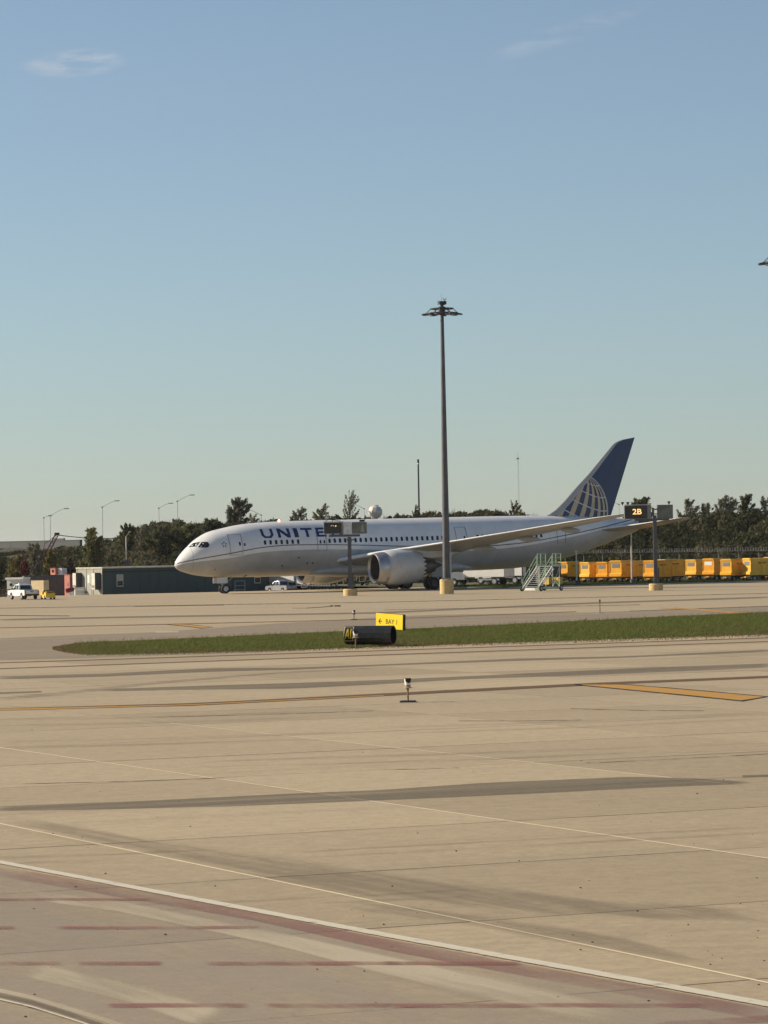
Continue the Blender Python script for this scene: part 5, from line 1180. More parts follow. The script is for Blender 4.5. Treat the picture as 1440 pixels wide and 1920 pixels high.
b = MB(); b.box((LT / 2, WT / 2, .16), (LT - .3, WT - .3, .34)); b.build('skirting', mat('skirting_dark', (0.03, 0.035, 0.036), 0.7), tr_)
for x_, w_ in ((2.35, .9), (LT - 1.6, .9)):
    b = MB(); b.box((x_, -.02, HT * .56), (w_, .07, 1.5)); wn_ = b.build('window', mat('window_frame', (0.50, 0.50, 0.46), 0.5), tr_)
    for zc_, mm in ((HT * .56 + .37, mat('window_blind', (0.36, 0.36, 0.34), 0.4)), (HT * .56 - .34, glass_dk)):
        b = MB(); b.box((x_, -.058, zc_), (w_ - .16, .012, .62)); b.build('pane', mm, wn_)
x_ = LT * .80; b = MB(); b.box((x_, -.6, .6), (1.4, 1.0, .06)); b.beam((x_ - .7, -1.0, 0), (x_ - .7, -1.0, 1.7), .06); b.beam((x_ + .7, -1.0, 0), (x_ + .7, -1.0, 1.7), .06); b.beam((x_ - .7, -1.0, 1.7), (x_ + .7, -1.0, 1.7), .06); b.beam((x_ - .7, -1.0, 1.1), (x_ + .7, -1.0, 1.1), .05); b.beam((x_ - .7, -1.0, .6), (x_ - 1.5, -1.0, .0), .1); b.build('entry_steps', greymetal, tr_)
# slatted crate at the frame's left edge
P = at_d(3, 1122, 420); P.z = gz(*uv_of(P)); cr = thing('pallet_rack', 'low brown slatted pallet rack beside the equipment shed', 'rack', P, R_(10))
for z_ in (.2, .55, .9, 1.2):
    b = MB(); b.box((0, 0, z_), (2.2, .9, .09)); b.build('slat', mat('rack_wood', (0.12, 0.075, 0.05), 0.8), cr)
b = MB()
for x_ in (-1.05, 0, 1.05): b.box((x_, -.4, .62), (.1, .1, 1.24)); b.box((x_, .4, .62), (.1, .1, 1.24))
b.build('upright', mat('rack_wood', (0.12, 0.075, 0.05)), cr)

# ------------------------------------------------------------------ poles, fence, far things
whitepole = mat('white_pole', (0.68, 0.62, 0.52), 0.5, var=0.15)
def light_pole(px, y0, y1, D, label, arm=False):
    P = at_d(px, y0, D); zb = 0.03 if px > 900 else P.z; P.z = zb; H = Zof(y1, D, px) - zb
    t_ = thing('light_pole', label, 'light pole', P, 0, 'slim white light poles')
    b = MB(); b.tube((0, 0, 0), (0, 0, H), .10, .07, 8); b.build('shaft', whitepole, t_, smooth=40)
    b = MB(); b.lathe([(0, .36), (.5, .34), (.56, .1)], (.12, 0, 0), (0, 0, 1), 10); b.build('base_drum', mat('drum_dark', (0.07, 0.07, 0.065), 0.7), t_)
    if arm:
        b = MB(); b.beam((0, 0, H), (.45, 0, H + .55), .07); b.box((.5, 0, H + .6), (.35, .2, .1)); b.build('lamp_arm', whitepole, t_)
    else:
        b = MB(); b.box((0, 0, H + .1), (.24, .24, .2)); b.build('cap', whitepole, t_)
    return t_
light_pole(1081.5, 1097.5, 1036, 378, 'shorter white light pole before the second yellow cart')
light_pole(1185, 1094, 984, 385, 'taller white light pole rising past the tail cone to the stabilizer')
P = at_d(237, 1058, 445); light_pole(237, 1058, 1006, 445, 'white light pole with angled lamp arm behind the office trailer', True)
# barbed wire fence on the right
FD0, FD1 = at_d(1060, 1050, 424), at_d(1500, 1045, 400)
fdir = (FD1 - FD0); fdir.z = 0; FL = fdir.length; fa_ = math.atan2(fdir.y, fdir.x)
fen = thing('wire_fence', 'wire security fence with barbed coil running behind the yellow carts', 'fence', (FD0.x, FD0.y, 0.03), fa_)
HF = 3.55; pm_ = MB(); pm_.tube((0, 0, 0), (0, 0, HF - .5), .045, .045, 6); pm_.beam((0, 0, HF - .5), (-.0, -.3, HF - .05), .04); post0 = None
for k in range(13):
    x_ = FL * k / 12
    if post0 is None: post0 = pm_.build('post', mat('fence_steel', (0.33, 0.31, 0.27), 0.5, 0.3), fen, loc=(x_, 0, 0))
    else: share(post0, fen, (x_, 0, 0))
b = MB()
for z_ in (.3, 1.5, HF - .5): b.beam((0, 0, z_), (FL, 0, z_), .012)
n = int(FL / .6)
for k in range(n): b.beam((FL * k / n, 0, .1), (FL * k / n, 0, HF - .55), .007)
b.build('wire_mesh', mat('fence_wire', (0.07, 0.07, 0.06), 0.5, 0.3), fen)
b = MB(); nn = 620; pr = None
for k in range(nn):
    a = k * .95; q = (FL * k / nn, -.12 + .24 * math.cos(a), HF + .05 + .24 * math.sin(a))
    if pr: b.beam(pr, q, .02)
    pr = q
b.build('barbed_coil', mat('coil_steel', (0.62, 0.60, 0.55), 0.3, 0.7), fen)
# thin mast, radome, lattice tower
P = at_d(786, 975, 520); P.z = -1.6; t_ = thing('slim_mast', 'slim dark mast rising behind the airliner fuselage', 'mast', P)
H = Zof(868, 520, 785) - P.z; b = MB(); b.tube((0, 0, 0), (0, 0, H), .16, .12, 8); b.build('shaft', mat('mast_dark', (0.05, 0.05, 0.055), 0.6), t_); b = MB(); b.tube((0, 0, H + .02), (0, 0, H + .55), .15); b.build('head', black, t_); b = MB(); b.tube((0, 0, H - .2), (0, 0, H), .17); b.build('collar', white, t_)
P = at_d(704, 975, 640); kz = 640 / FPX; zc_ = Zof(960, 640, 704); P.z = -1.6; t_ = thing('radome', 'pale faceted radome dome peeping over the airliner roof', 'radome', P)
b = MB(); rr = 13.5 * kz; b.lathe([(-rr * .75, rr * .62), (-rr * .5, rr * .86), (0, rr), (rr * .5, rr * .88), (rr * .8, rr * .55), (rr * .92, .02)], (0, 0, zc_ + 1.6), (.25, 0, 1), 12); b.build('dome', mat('radome_shell', (0.62, 0.57, 0.52), 0.6, var=0.15), t_); b = MB(); b.tube((0, 0, 0), (0, 0, zc_ + 1.6 - rr * .6), .6, .5, 10); b.build('pedestal', greymetal, t_); b = MB(); b.tube((-.2, 0, zc_ + 1.6 + rr * .85), (.6, 0, zc_ + 1.6 + rr * .95), .06); b.build('rail', darkmetal, t_)
P = at_d(973, 980, 1500); P.z = -1.6; H = Zof(856, 1500, 972) + 1.6; t_ = thing('lattice_tower', 'thin far lattice radio tower above the wing', 'tower', P); b = MB()
for i in range(3):
    a = 2 * math.pi * i / 3; b.tube((.32 * math.cos(a), .32 * math.sin(a), 0), (.32 * math.cos(a), .32 * math.sin(a), H), .05, .05, 5)
nz_ = int(H / 1.2)
for k in range(nz_):
    for i in range(3):
        a, c_ = 2 * math.pi * i / 3, 2 * math.pi * (i + 1) / 3; z_ = k * 1.2; b.beam((.32 * math.cos(a), .32 * math.sin(a), z_), (.32 * math.cos(c_), .32 * math.sin(c_), z_ + 1.2), .04)
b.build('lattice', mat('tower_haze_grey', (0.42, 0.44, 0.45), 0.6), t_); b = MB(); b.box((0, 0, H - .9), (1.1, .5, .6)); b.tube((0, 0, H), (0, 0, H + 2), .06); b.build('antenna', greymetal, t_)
# highway wall, street lamps, crane on the left
m_wall = mat('highway_wall', (0.085, 0.09, 0.092), 0.85, var=0.12, scale=0.2)
wl0, wl1 = at_d(-160, 1011, 600), at_d(152, 1019, 560)
d_ = wl1 - wl0; L_ = Vector((d_.x, d_.y, 0)).length; rzw = math.atan2(d_.y, d_.x)
zb_ = Zof(1036, 580, 60); zt_ = Zof(1015.5, 580, 60)
hw = thing('highway_wall', 'grey concrete highway wall along the top of the left bank', 'wall', (wl0.x, wl0.y, zb_ - .8), rzw)
n = 10
for k in range(n):
    b = MB(); b.box((L_ * (k + .5) / n, 0, (zt_ - zb_ + .8) / 2), (L_ / n - .04, .5, zt_ - zb_ + .8)); b.build('wall_panel', m_wall, hw)
b = MB(); b.box((L_ / 2, 0, zt_ - zb_ + .86), (L_, .6, .12)); b.build('coping', m_wall, hw)
b = MB(); b.box((L_ * .83, 1.5, zt_ - zb_ + 1.05), (3.4, .3, .35)); b.build('raised_panel', m_wall, hw)
def street_lamp(px, y1, D, flip, label, armpx=25):
    kz = D / FPX; P = at_d(px, 1030, D); P.z = 2.0; H = Zof(y1, D, px) - P.z
    t_ = thing('street_lamp', label, 'street lamp', P, 0, 'highway street lamps'); m_ = mat('lamp_pole_grey', (0.62, 0.63, 0.63), 0.5, 0.1)
    b = MB(); b.tube((0, 0, -4), (0, 0, H), .085, .055, 8); b.build('pole', m_, t_); a = armpx * kz * flip
    b = MB(); rise = abs(a) * .48; b.tube((0, 0, H), (a * .55, 0, H + rise * .62), .05, .045, 6); b.tube((a * .55, 0, H + rise * .62), (a, 0, H + rise), .045, .04, 6); b.box((0, 0, H + .02), (.3, .2, .2)); b.build('arm', m_, t_)
    b = MB(); b.cbox((a + .35 * flip, 0, H + rise + .0), (.9, .3, .16), .04); b.build('lamp_head', mat('lamp_head_grey', (0.45, 0.46, 0.47), 0.5), t_)
street_lamp(83, 971, 640, 1, 'short armed street lamp at the left above the highway wall', 8)
street_lamp(95, 967, 600, 1, 'long armed street lamp just left of the red crane boom', 27)
street_lamp(193, 951, 590, 1, 'tall street lamp rising between the crane and the wooded hill', 24)
street_lamp(299, 953, 620, 1, 'short armed street lamp behind the hill above the office trailer', 19)
street_lamp(334, 940, 590, 1, 'tall street lamp standing directly above the airliner nose', 24)
street_lamp(491, 966, 610, -1, 'street lamp whose arm droops left from behind the bushy tree', 22)
street_lamp(684, 954, 640, -1, 'street lamp peeping up between the thin tree and radome', 20)
street_lamp(1162, 946, 640, -1, 'far street lamp between the tail fin and the 2B sign', 8)
# crane boom
P = at_d(72, 1062, 500); P.z = hill_z(72, 500).z; cr = thing('crane', 'red lattice crane boom leaning behind the left shrubs', 'crane', P)
kz = 500 / FPX; tip = Vector(((107 - 72) * kz, 0, Zof(1003, 500, 107) - P.z)); b = MB(); red_c = mat('crane_red', (0.26, 0.035, 0.04), 0.5)
b.box((-.6, 0, -.9), (2.6, 2.2, 1.4)); b.box((-.6, 0, -1.8), (3.0, 2.6, .8)); b.build('carrier', mat('crane_body', (0.3, 0.05, 0.05), 0.5), cr)
b = MB(); o0 = Vector((-.5, 0, -.6)); dd = (tip - o0).normalized(); a_ = Vector((dd.z, 0, -dd.x)) * .22; y_ = Vector((0, .3, 0)); cs = [a_ + y_, a_ - y_, -a_ - y_, -a_ + y_]; Lb = (tip - o0).length; nb_ = 9
for c_ in cs: b.beam(o0 + c_, o0 + dd * Lb + c_, .09)
for k in range(nb_):
    for i in range(4): b.beam(o0 + dd * (Lb * k / nb_) + cs[i], o0 + dd * (Lb * (k + 1) / nb_) + cs[(i + 1) % 4], .05)
boom = b.build('boom', red_c, cr); b = MB(); b.box(tip + dd * .15, (.7, .6, .4)); b.build('boom_head', red_c, cr)
b = MB(); b.beam(tip, Vector(((84 - 72) * kz, .3, Zof(1020, 500, 84) - P.z)), .07); b.beam(Vector(((84 - 72) * kz, .3, Zof(1020, 500, 84) - P.z)), (0, .3, .6), .05); b.build('stay', darkmetal, cr)
b = MB(); far = Vector(((222 - 72) * kz, 12, Zof(1008.5, 500, 222) - P.z)); prv = tip
for i in range(1, 9):
    q = tip.lerp(far, i / 8); q.z -= .25 * math.sin(math.pi * i / 8); b.tube(prv, q, .06, .06, 5); prv = q
b.build('cable', darkmetal, cr)

# ------------------------------------------------------------------ vegetation
def leaf_material(name):
    m, t, p = base_mat(name); t.n.remove(p); out = [n for n in t.n if n.type == 'OUTPUT_MATERIAL'][0]
    at_ = t.new('ShaderNodeAttribute', attribute_name='leaf'); col = at_.outputs['Color']
    d = t.new('ShaderNodeBsdfDiffuse'); tr = t.new('ShaderNodeBsdfTranslucent'); mx = t.new('ShaderNodeMixShader'); mx.inputs[0].default_value = 0.38
    t.put(d.inputs[0], col); t.put(tr.inputs[0], col); t.l.new(d.outputs[0], mx.inputs[1]); t.l.new(tr.outputs[0], mx.inputs[2]); t.l.new(mx.outputs[0], out.inputs[0]); return m
M_leaf = leaf_material('leaf'); M_blade = leaf_material('grass_blade')
bark = mat('bark', (0.085, 0.068, 0.05), 0.9, var=0.3, scale=4)
def quads_mesh(name, C, A, B, cols, m, parent=None, tri=False):
    """one leaf per row: centre C, half axes A and B, colour cols"""
    n = len(C)
    if tri: V = np.stack([C - B, C + B, C + A], 1); k = 3
    else: V = np.stack([C - A, C - A * 0.1 + B, C + A, C - A * 0.1 - B], 1); k = 4
    me = bpy.data.meshes.new(name); me.vertices.add(n * k); me.vertices.foreach_set('co', V.reshape(-1).astype(np.float32))
    me.loops.add(n * k); me.loops.foreach_set('vertex_index', np.arange(n * k, dtype=np.int32)); me.polygons.add(n)
    me.polygons.foreach_set('loop_start', np.arange(0, n * k, k, dtype=np.int32)); me.update(calc_edges=True); me.validate()
    ca = me.color_attributes.new('leaf', 'FLOAT_COLOR', 'POINT'); c4 = np.ones((n * k, 4), np.float32); c4[:, :3] = np.repeat(cols, k, 0); ca.data.foreach_set('color', c4.reshape(-1))
    me.materials.append(m); o = bpy.data.objects.new(name, me); COL.objects.link(o); o.parent = parent; return o
def unit(v): return v / np.maximum(1e-9, np.linalg.norm(v, axis=1, keepdims=True))
def vnoise(x, y, seed=0):                          # cheap smooth value noise
    xi, yi = np.floor(x).astype(int), np.floor(y).astype(int); fx, fy = x - xi, y - yi; fx = fx * fx * (3 - 2 * fx); fy = fy * fy * (3 - 2 * fy)
    h = lambda a, b: np.modf(np.abs(np.sin(a * 127.1 + b * 311.7 + seed * 74.7) * 43758.5453))[0]
    return (h(xi, yi) * (1 - fx) + h(xi + 1, yi) * fx) * (1 - fy) + (h(xi, yi + 1) * (1 - fx) + h(xi + 1, yi + 1) * fx) * fy
GREENS = np.array([(0.070, 0.074, 0.036), (0.10, 0.102, 0.052), (0.135, 0.13, 0.072), (0.055, 0.057, 0.030)])
OLIVE = np.array([(0.15, 0.145, 0.095), (0.20, 0.19, 0.13), (0.105, 0.10, 0.068)])
LIGHTG = np.array([(0.12, 0.125, 0.05), (0.17, 0.16, 0.07), (0.085, 0.09, 0.04)])
REDS = np.array([(0.13, 0.03, 0.025), (0.09, 0.025, 0.03)])
def tree(px, yb, yt, wpx, D, label, pal=GREENS, dens=1.0, lean=0.25, nbr=14, leaf=0.26, ybase=None, low=0.12, name='tree', cat='tree', airy=False):
    kz = D / FPX; base = at_d(px, yb, D); base = Vector(base)
    hs_ = hill_z(px, D)
    zg = hs_.z if D > fD0(px) else base.z
    zg = min(zg, base.z) - 0.1; H = Zof(yt, D, px) - zg; W = wpx * kz / 2
    t_ = thing(name, label, cat, (base.x, base.y, zg), 0, 'trees on the bank')
    leaf *= .58; nbr = int(nbr * 1.8); trk = MB(); rl = random.Random(int(px * 7 + yt)); nr = np.random.default_rng(int(px * 3 + yt))
    r0 = max(.05, H * .022); prv = Vector((0, 0, 0)); top = Vector((lean * W * .9, 0, H * .8))
    for i in range(5):
        q = top * ((i + 1) / 5) + Vector((rl.uniform(-.1, .1), rl.uniform(-.1, .1), 0)); trk.tube(prv, q, r0 * (1 - i * .17), r0 * (1 - (i + 1) * .17), 6); prv = q
    Cs, As = [], []
    for k in range(nbr):
        f = low + (0.95 - low) * (k + rl.random()) / nbr; st = top * f / .8 * .8
        a = rl.uniform(0, 2 * math.pi); prof = math.sin(math.pi * min(1, max(.08, (f - low) / (1 - low) * .75 + .22))) ** .8
        out_ = Vector((math.cos(a) * W * prof + lean * W * .7, math.sin(a) * W * prof * .9, H * rl.uniform(.16, .40)))
        e = st + out_
        if e.z > H: e.z = H - rl.uniform(0, .1) * H
        trk.tube(st, e, r0 * .35 * (1 - f * .6), r0 * .08, 4)
        nl = int(120 * dens * rl.uniform(.4, 1.3))
        tt = nr.random(nl) ** .6; P_ = np.array(st)[None] * (1 - tt[:, None]) + np.array(e)[None] * tt[:, None]
        clump = nr.normal(0, 1, (nl, 3)) * np.array([.125, .125, .10]) * (W + .3) * (1.25 - tt[:, None] * .85) * (1.0 if not airy else .62)
        Cs.append(P_ + clump); d = np.array(out_) + np.array([lean * 2.2, 0, .8]); As.append(np.repeat(d[None] / np.linalg.norm(d), nl, 0))
    C = np.concatenate(Cs); Dv = np.concatenate(As); n = len(C)
    C = C[C[:, 2] > .1 * H * low]; Dv = Dv[:len(C)]; n = len(C)
    A = unit(Dv + nr.normal(0, .55, (n, 3))) * (leaf * (.6 + .8 * nr.random((n, 1)))); B = unit(np.cross(A, nr.normal(0, 1, (n, 3)))) * np.linalg.norm(A, axis=1, keepdims=True) * .42
    cols = pal[nr.integers(0, len(pal), n)] * (.8 + .9 * nr.random((n, 1)))
    trk.build('trunk', bark, t_); quads_mesh('crown', C, A, B, cols, M_leaf, t_); return t_
T = tree
T(170, 1066, 989, 50, 446, 'dense olive tree rising behind the trailer end wall', LIGHTG, 1.5, .12, 26, .27, low=.05)
T(236, 1010, 981, 30, 466, 'ragged dark tree behind the slim pole at the hill shoulder', GREENS, 1.1, .2, 14, .24)
T(262, 1010, 978, 26, 470, 'small twiggy tree on the hill right of the slim pole', OLIVE, .5, .35, 10, .2, airy=True)
T(300, 1025, 985, 60, 462, 'broad dark bush on the hill above the trailer roof', GREENS, 1.5, .05, 22, .27, low=.05, name='bush', cat='bush')
T(345, 1030, 982, 66, 464, 'broad yellow green bush on the hill before the airliner nose', LIGHTG, 1.4, .05, 22, .27, low=.05, name='bush', cat='bush')
T(395, 1010, 974, 60, 470, 'low dark bush on the crest above the cockpit', GREENS, 1.4, .05, 20, .27, low=.05, name='bush', cat='bush')
T(443, 1000, 933, 46, 480, 'bushy round tree on the crest above the forward door', OLIVE, 1.5, .3, 24, .27, low=.05)
T(468, 1000, 962, 26, 484, 'small twiggy tree just right of the bushy round tree', OLIVE, .5, .3, 9, .22)
T(556, 1000, 950, 34, 480, 'ragged small tree on the crest above the airline name', OLIVE, .62, .3, 14, .24, airy=True)
T(600, 1000, 944, 42, 484, 'pale sparse tree right of the ragged small tree', np.concatenate([OLIVE * 1.2, LIGHTG]), .62, .3, 16, .24, airy=True)
T(652, 1000, 917, 34, 484, 'tallest sparse windblown tree behind the left sign pole', OLIVE, .42, .35, 18, .22, low=.25, airy=True)
T(776, 995, 945, 18, 482, 'small leafy sapling beside the slim dark mast', OLIVE, .5, .4, 9, .24, airy=True)
T(958, 995, 937, 24, 474, 'leaning sapling standing alone above the wing', OLIVE, .6, .6, 11, .26, airy=True)
T(905, 985, 956, 40, 470, 'low dark bush on the crest right of the floodlight mast', GREENS, 1.3, .05, 14, .24, low=.05, name='bush', cat='bush')
T(1196, 1000, 930, 44, 458, 'dark tree showing over the 2B sign', GREENS, 1.0, .3, 18, .26)
T(1282, 1010, 934, 44, 452, 'sparse tree right of the blank sign back', OLIVE, .75, .4, 17, .26, airy=True)
T(1318, 1010, 942, 40, 452, 'lower twiggy tree left of the wide crested tree', OLIVE, .75, .4, 14, .26, airy=True)
T(1350, 1010, 928, 50, 450, 'wide windblown tree with forked crest on the right bank', OLIVE, .85, .4, 20, .26)
T(1398, 1010, 922, 34, 446, 'upright narrow tree on the right bank, tallest there', GREENS, .95, .15, 17, .26)
T(1430, 1010, 926, 40, 446, 'pale thin tree beyond the upright narrow tree', OLIVE, .6, .3, 15, .24, airy=True)
T(1420, 1060, 985, 44, 430, 'yellow green bush low on the right bank above the last carts', LIGHTG, 1.2, .1, 16, .27, low=.05, name='bush', cat='bush')
T(1352, 1040, 975, 34, 436, 'light leaved bush in the middle of the dark right bank', LIGHTG, .9, .15, 13, .27, low=.05, name='bush', cat='bush')
T(65, 1070, 1012, 30, 460, 'dull slender tree left of the red crane boom', OLIVE, .9, .05, 16, .24, low=.05)
T(95, 1072, 1032, 28, 452, 'yellow leaved bush at the foot of the red crane boom', np.array([(.20, .16, .04), (.14, .125, .035)]), 1.1, .1, 14, .25, low=.05, name='bush', cat='bush')
T(28, 1074, 1040, 46, 452, 'yellow brown bush behind the equipment shed', np.array([(.17, .14, .05), (.11, .10, .04)]), 1.2, .1, 16, .25, low=.05, name='bush', cat='bush')
T(46, 1072, 1048, 18, 450, 'small dark red shrub beside the yellow brown bush', REDS, 1.0, .1, 9, .22, low=.05, name='bush', cat='bush')
T(130, 1070, 1042, 26, 452, 'dark red shrub left of the dense olive tree', np.concatenate([REDS, OLIVE]), 1.0, .1, 12, .24, low=.05, name='bush', cat='bush')
T(0, 1080, 1050, 22, 446, 'dark evergreen bush at the side of the equipment shed', GREENS * .6, 1.2, .0, 12, .25, low=.05, name='bush', cat='bush')

# undergrowth covering the bank
N = 150000
xs = rng.uniform(-70, 1520, N); ss = rng.random(N) ** .85 * 1.06
P0 = np.zeros((N, 3))
gx_ = np.linspace(-80, 1530, 162); gs_ = np.linspace(0, 1.1, 24)
G = np.array([[hill_pt(a, c_)[:] for a in gx_] for c_ in gs_])
ix = (xs + 80) / (1610 / 161); js = ss / (1.1 / 23); i0 = np.clip(ix.astype(int), 0, 160); j0 = np.clip(js.astype(int), 0, 22); fi = (ix - i0)[:, None]; fj = (js - j0)[:, None]
P0 = (G[j0, i0] * (1 - fi) + G[j0, i0 + 1] * fi) * (1 - fj) + (G[j0 + 1, i0] * (1 - fi) + G[j0 + 1, i0 + 1] * fi) * fj
cl = vnoise(xs / 16, ss * 7, 1) * .6 + vnoise(xs / 6, ss * 16, 2) * .4
right = np.clip((xs - 950) / 150, 0, 1); lefty = np.clip((150 - xs) / 60, 0, 1); mid = 1 - np.maximum(right, lefty)
hgt = (.35 + 2.3 * np.clip(cl - .25, 0, 1) * (0.75 + .75 * right)) * (1 - .55 * lefty - .25 * lefty * (ss > .33))
meadow = np.clip(1 - np.abs(xs - 285) / 75, 0, 1) * np.clip(1.25 - ss * 1.9, 0, 1)
keep = (rng.random(N) > meadow * 1.15) & (rng.random(N) < .35 + cl)
upz = rng.random(N) ** .7 * hgt
P0[:, 2] += upz; P0[:, 0] += rng.normal(0, .25, N); P0[:, 1] += rng.normal(0, .4, N)
tone = vnoise(xs / 30, ss * 4, 5); n = N
A = unit(np.stack([rng.normal(.35, .5, N), rng.normal(0, .5, N), rng.normal(.5, .5, N)], 1)) * (.20 + .2 * rng.random((N, 1))); B = unit(np.cross(A, rng.normal(0, 1, (N, 3)))) * np.linalg.norm(A, axis=1, keepdims=True) * .45
pal = np.array([(.036, .040, .021), (.060, .062, .033), (.098, .094, .054), (.145, .125, .08)])
idx = np.clip((tone * 3.2 + rng.normal(0, .7, N) - right * .55 + lefty * .6 - 1.6 * lefty * (ss > .33)), 0, 3).astype(int)
cols = pal[idx] * (.7 + .6 * rng.random((N, 1)))
cols = np.where((rng.random(N) < (.03 + .12 * lefty) * (1 - right))[:, None] & (tone > .6)[:, None], np.array([.12, .035, .03]), cols)
un = quads_mesh('bank_undergrowth', P0[keep], A[keep], B[keep], cols[keep], M_leaf); tag(un, 'dense scrub and leafy undergrowth covering the bank', 'undergrowth', kind='stuff')
# dry weeds along the crest
N = 9000; xs = rng.uniform(200, 1500, N); P0 = np.array([hill_pt(a, .97)[:] for a in xs]); hh = (.3 + 1.0 * rng.random(N) ** 2 * (.4 + vnoise(xs / 7, xs * 0, 3) * 1.3))
A = np.stack([hh * rng.normal(.18, .2, N), hh * rng.normal(0, .15, N), hh], 1); B = np.stack([rng.uniform(.02, .045, N), rng.normal(0, .02, N), np.zeros(N)], 1); P0[:, 2] -= .1
quads = quads_mesh('crest_weeds', P0, A * 1.1, B, np.array([(.10, .075, .05)]) * (.5 + rng.random((N, 1))), M_leaf, None, True); tag(quads, 'tall dry weeds fringing the crest of the bank', 'weeds', kind='stuff')

# grass island
gt = [(98, 1217), (112, 1213.5), (150, 1209.5), (300, 1203), (500, 1193.5), (650, 1187), (800, 1180.5), (1000, 1171), (1200, 1161), (1480, 1148)]
gb = [(98, 1218), (120, 1222.5), (165, 1227), (300, 1225), (500, 1219.5), (650, 1214.5), (800, 1209.5), (1000, 1203), (1200, 1197), (1480, 1188)]
gx0 = [q[0] for q in gt]; bx0 = [q[0] for q in gb]
n = 80; vs = []
xx = np.concatenate([np.linspace(98, 180, 20), np.linspace(190, 1480, 60)])
for f in np.linspace(0, 1, 6):
    for x_ in xx:
        a, c_ = at(x_, np.interp(x_, bx0, [q[1] for q in gb])), at(x_, np.interp(x_, gx0, [q[1] for q in gt])); P = a.lerp(c_, f); vs.append((P.x, P.y, .022 + .10 * math.sin(math.pi * min(1, max(0, f))) ** .6))
me = bpy.data.meshes.new('grass_island'); me.from_pydata(vs, [], [(j * 80 + i, j * 80 + i + 1, (j + 1) * 80 + i + 1, (j + 1) * 80 + i) for j in range(5) for i in range(79)]); me.materials.append(M_soil)
gi = bpy.data.objects.new('grass_island', me); COL.objects.link(gi); tag(gi, kind='structure')
N = 260000
xs = rng.uniform(99, 1480, N); f = rng.random(N); stray = rng.random(N) < .03; f = np.where(stray, np.where(rng.random(N) < .5, -.02 - .10 * rng.random(N) ** 2, 1.0 + .10 * rng.random(N) ** 2), f)
yb_ = np.interp(xs, bx0, [q[1] for q in gb]); yt_ = np.interp(xs, gx0, [q[1] for q in gt])
def at_np(x, y):
    d = np.array(cF)[None] + np.array(cR)[None] * ((x - 720) / FPX)[:, None] - np.array(cU)[None] * ((y - 960) / FPX)[:, None]; return np.array(CP)[None] + d * ((0 - CAMH) / d[:, 2:3])
Pb, Pt = at_np(xs, yb_), at_np(xs, yt_); P0 = Pb * (1 - f[:, None]) + Pt * f[:, None]
P0[:, 2] = .022 + .10 * np.sin(np.pi * np.clip(f, 0, 1)) ** .6 - .02
patchy = vnoise(P0[:, 0] * .5, P0[:, 1] * .5, 11) * .5 + vnoise(P0[:, 0] * 1.7, P0[:, 1] * 1.7, 12) * .5
hh = (.05 + .11 * rng.random(N)) * (.6 + .8 * patchy); tall = rng.random(N) < .004 + .02 * (f > .88); hh = np.where(tall, hh * 2.0 + .08, hh)
edge = np.clip((xs - 98) / 45, 0.25, 1); hh *= np.clip(.4 + 2.2 * np.minimum(f, 1 - f) + .3, .35, 1) * edge
A = np.stack([hh * rng.normal(.35, .6, N), hh * rng.normal(0, .6, N), hh], 1); B = np.stack([rng.uniform(.010, .022, N), rng.normal(0, .01, N), np.zeros(N)], 1)
dry = np.clip((150 - xs) / 40, 0, 1) + .6 * stray + .55 * np.clip(vnoise(P0[:, 0] * .22, P0[:, 1] * .35, 21) - .55, 0, 1) * 2.2 + np.where(tall, .7, 0) + np.clip(.16 - f, 0, 1) * 1.5 * rng.random(N) + .12 * (patchy < .3)
g0 = np.array([(.150, .180, .048), (.195, .210, .066), (.115, .150, .038)])[rng.integers(0, 3, N)] * (.7 + .6 * rng.random((N, 1))); dr = np.array([.20, .15, .075])
cols = g0 * (1 - np.clip(dry, 0, 1)[:, None]) + dr * np.clip(dry, 0, 1)[:, None]
gr = quads_mesh('grass', P0, A, B, cols, M_blade, None, True); tag(gr, 'green grass blades growing on the island between taxiway and apron', 'grass', kind='stuff')
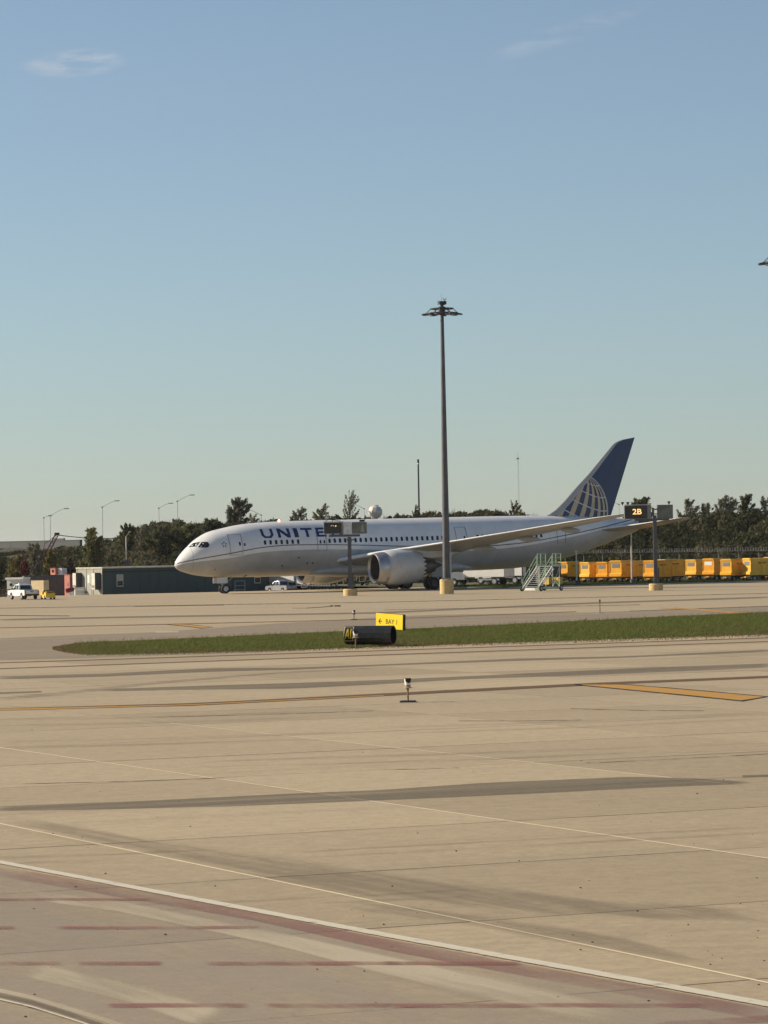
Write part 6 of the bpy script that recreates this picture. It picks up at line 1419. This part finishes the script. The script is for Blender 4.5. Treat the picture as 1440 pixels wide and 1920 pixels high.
# verge grass under the carts
N = 40000; us = rng.uniform(170, 262, N); vs_ = KV + .35 + rng.random(N) ** 1.5 * 26; P0 = np.array(uX)[None] * us[:, None] + np.array(vX)[None] * vs_[:, None]; P0[:, 2] = .02
hh = .06 + .14 * rng.random(N); A = np.stack([hh * rng.normal(.2, .3, N), hh * rng.normal(0, .3, N), hh], 1); B = np.stack([rng.uniform(.03, .06, N), rng.normal(0, .02, N), np.zeros(N)], 1)
vg = quads_mesh('verge_grass', P0, A, B, np.array([(.055, .078, .02)]) * (.6 + .8 * rng.random((N, 1))), M_blade, None, True); tag(vg, 'short grass on the verge beneath the yellow carts', 'grass', kind='stuff')

# loose grit and pebbles on the near concrete
pb_ = MB()
for _ in range(150):
    x_ = rng.uniform(-20, 1460); y_ = 1330 + 590 * rng.random() ** .8; P = at(x_, y_); r_ = .005 + .012 * rng.random() ** 2.5; h_ = [rng.uniform(.6, 1.3) for _ in range(6)]
    pb_.add([(P.x - r_ * h_[0] * 1.4, P.y, r_ * .4), (P.x + r_ * h_[1] * 1.4, P.y, r_ * .4), (P.x, P.y - r_ * h_[2], r_ * .4), (P.x, P.y + r_ * h_[3], r_ * .4), (P.x, P.y, r_ * 1.3 * h_[4]), (P.x, P.y, .0)], [(0, 2, 4), (2, 1, 4), (1, 3, 4), (3, 0, 4), (2, 0, 5), (1, 2, 5), (3, 1, 5), (0, 3, 5)])
po = pb_.build('pebbles', mat('pebble_dark', (0.05, 0.043, 0.036), 0.9, var=0.4, scale=20), fix=False); tag(po, 'dark grit and pebbles scattered over the near concrete', 'pebbles', kind='stuff')
# ------------------------------------------------------------------ haze
m = bpy.data.materials.new('thin_haze'); m.use_nodes = True; t = NT(m); t.n.clear()
vo_ = t.new('ShaderNodeVolumePrincipled'); vo_.inputs['Color'].default_value = (0.93, 0.96, 1.0, 1); vo_.inputs['Density'].default_value = 0.00004; vo_.inputs['Anisotropy'].default_value = 0.2
ou = t.new('ShaderNodeOutputMaterial'); t.l.new(vo_.outputs[0], ou.inputs['Volume'])
b = MB(); b.box((300, 3000, 21.5), (15000, 16000, 49)); hz = b.build('haze', m); tag(hz, 'thin pale air haze over the whole airfield', 'haze', kind='stuff')
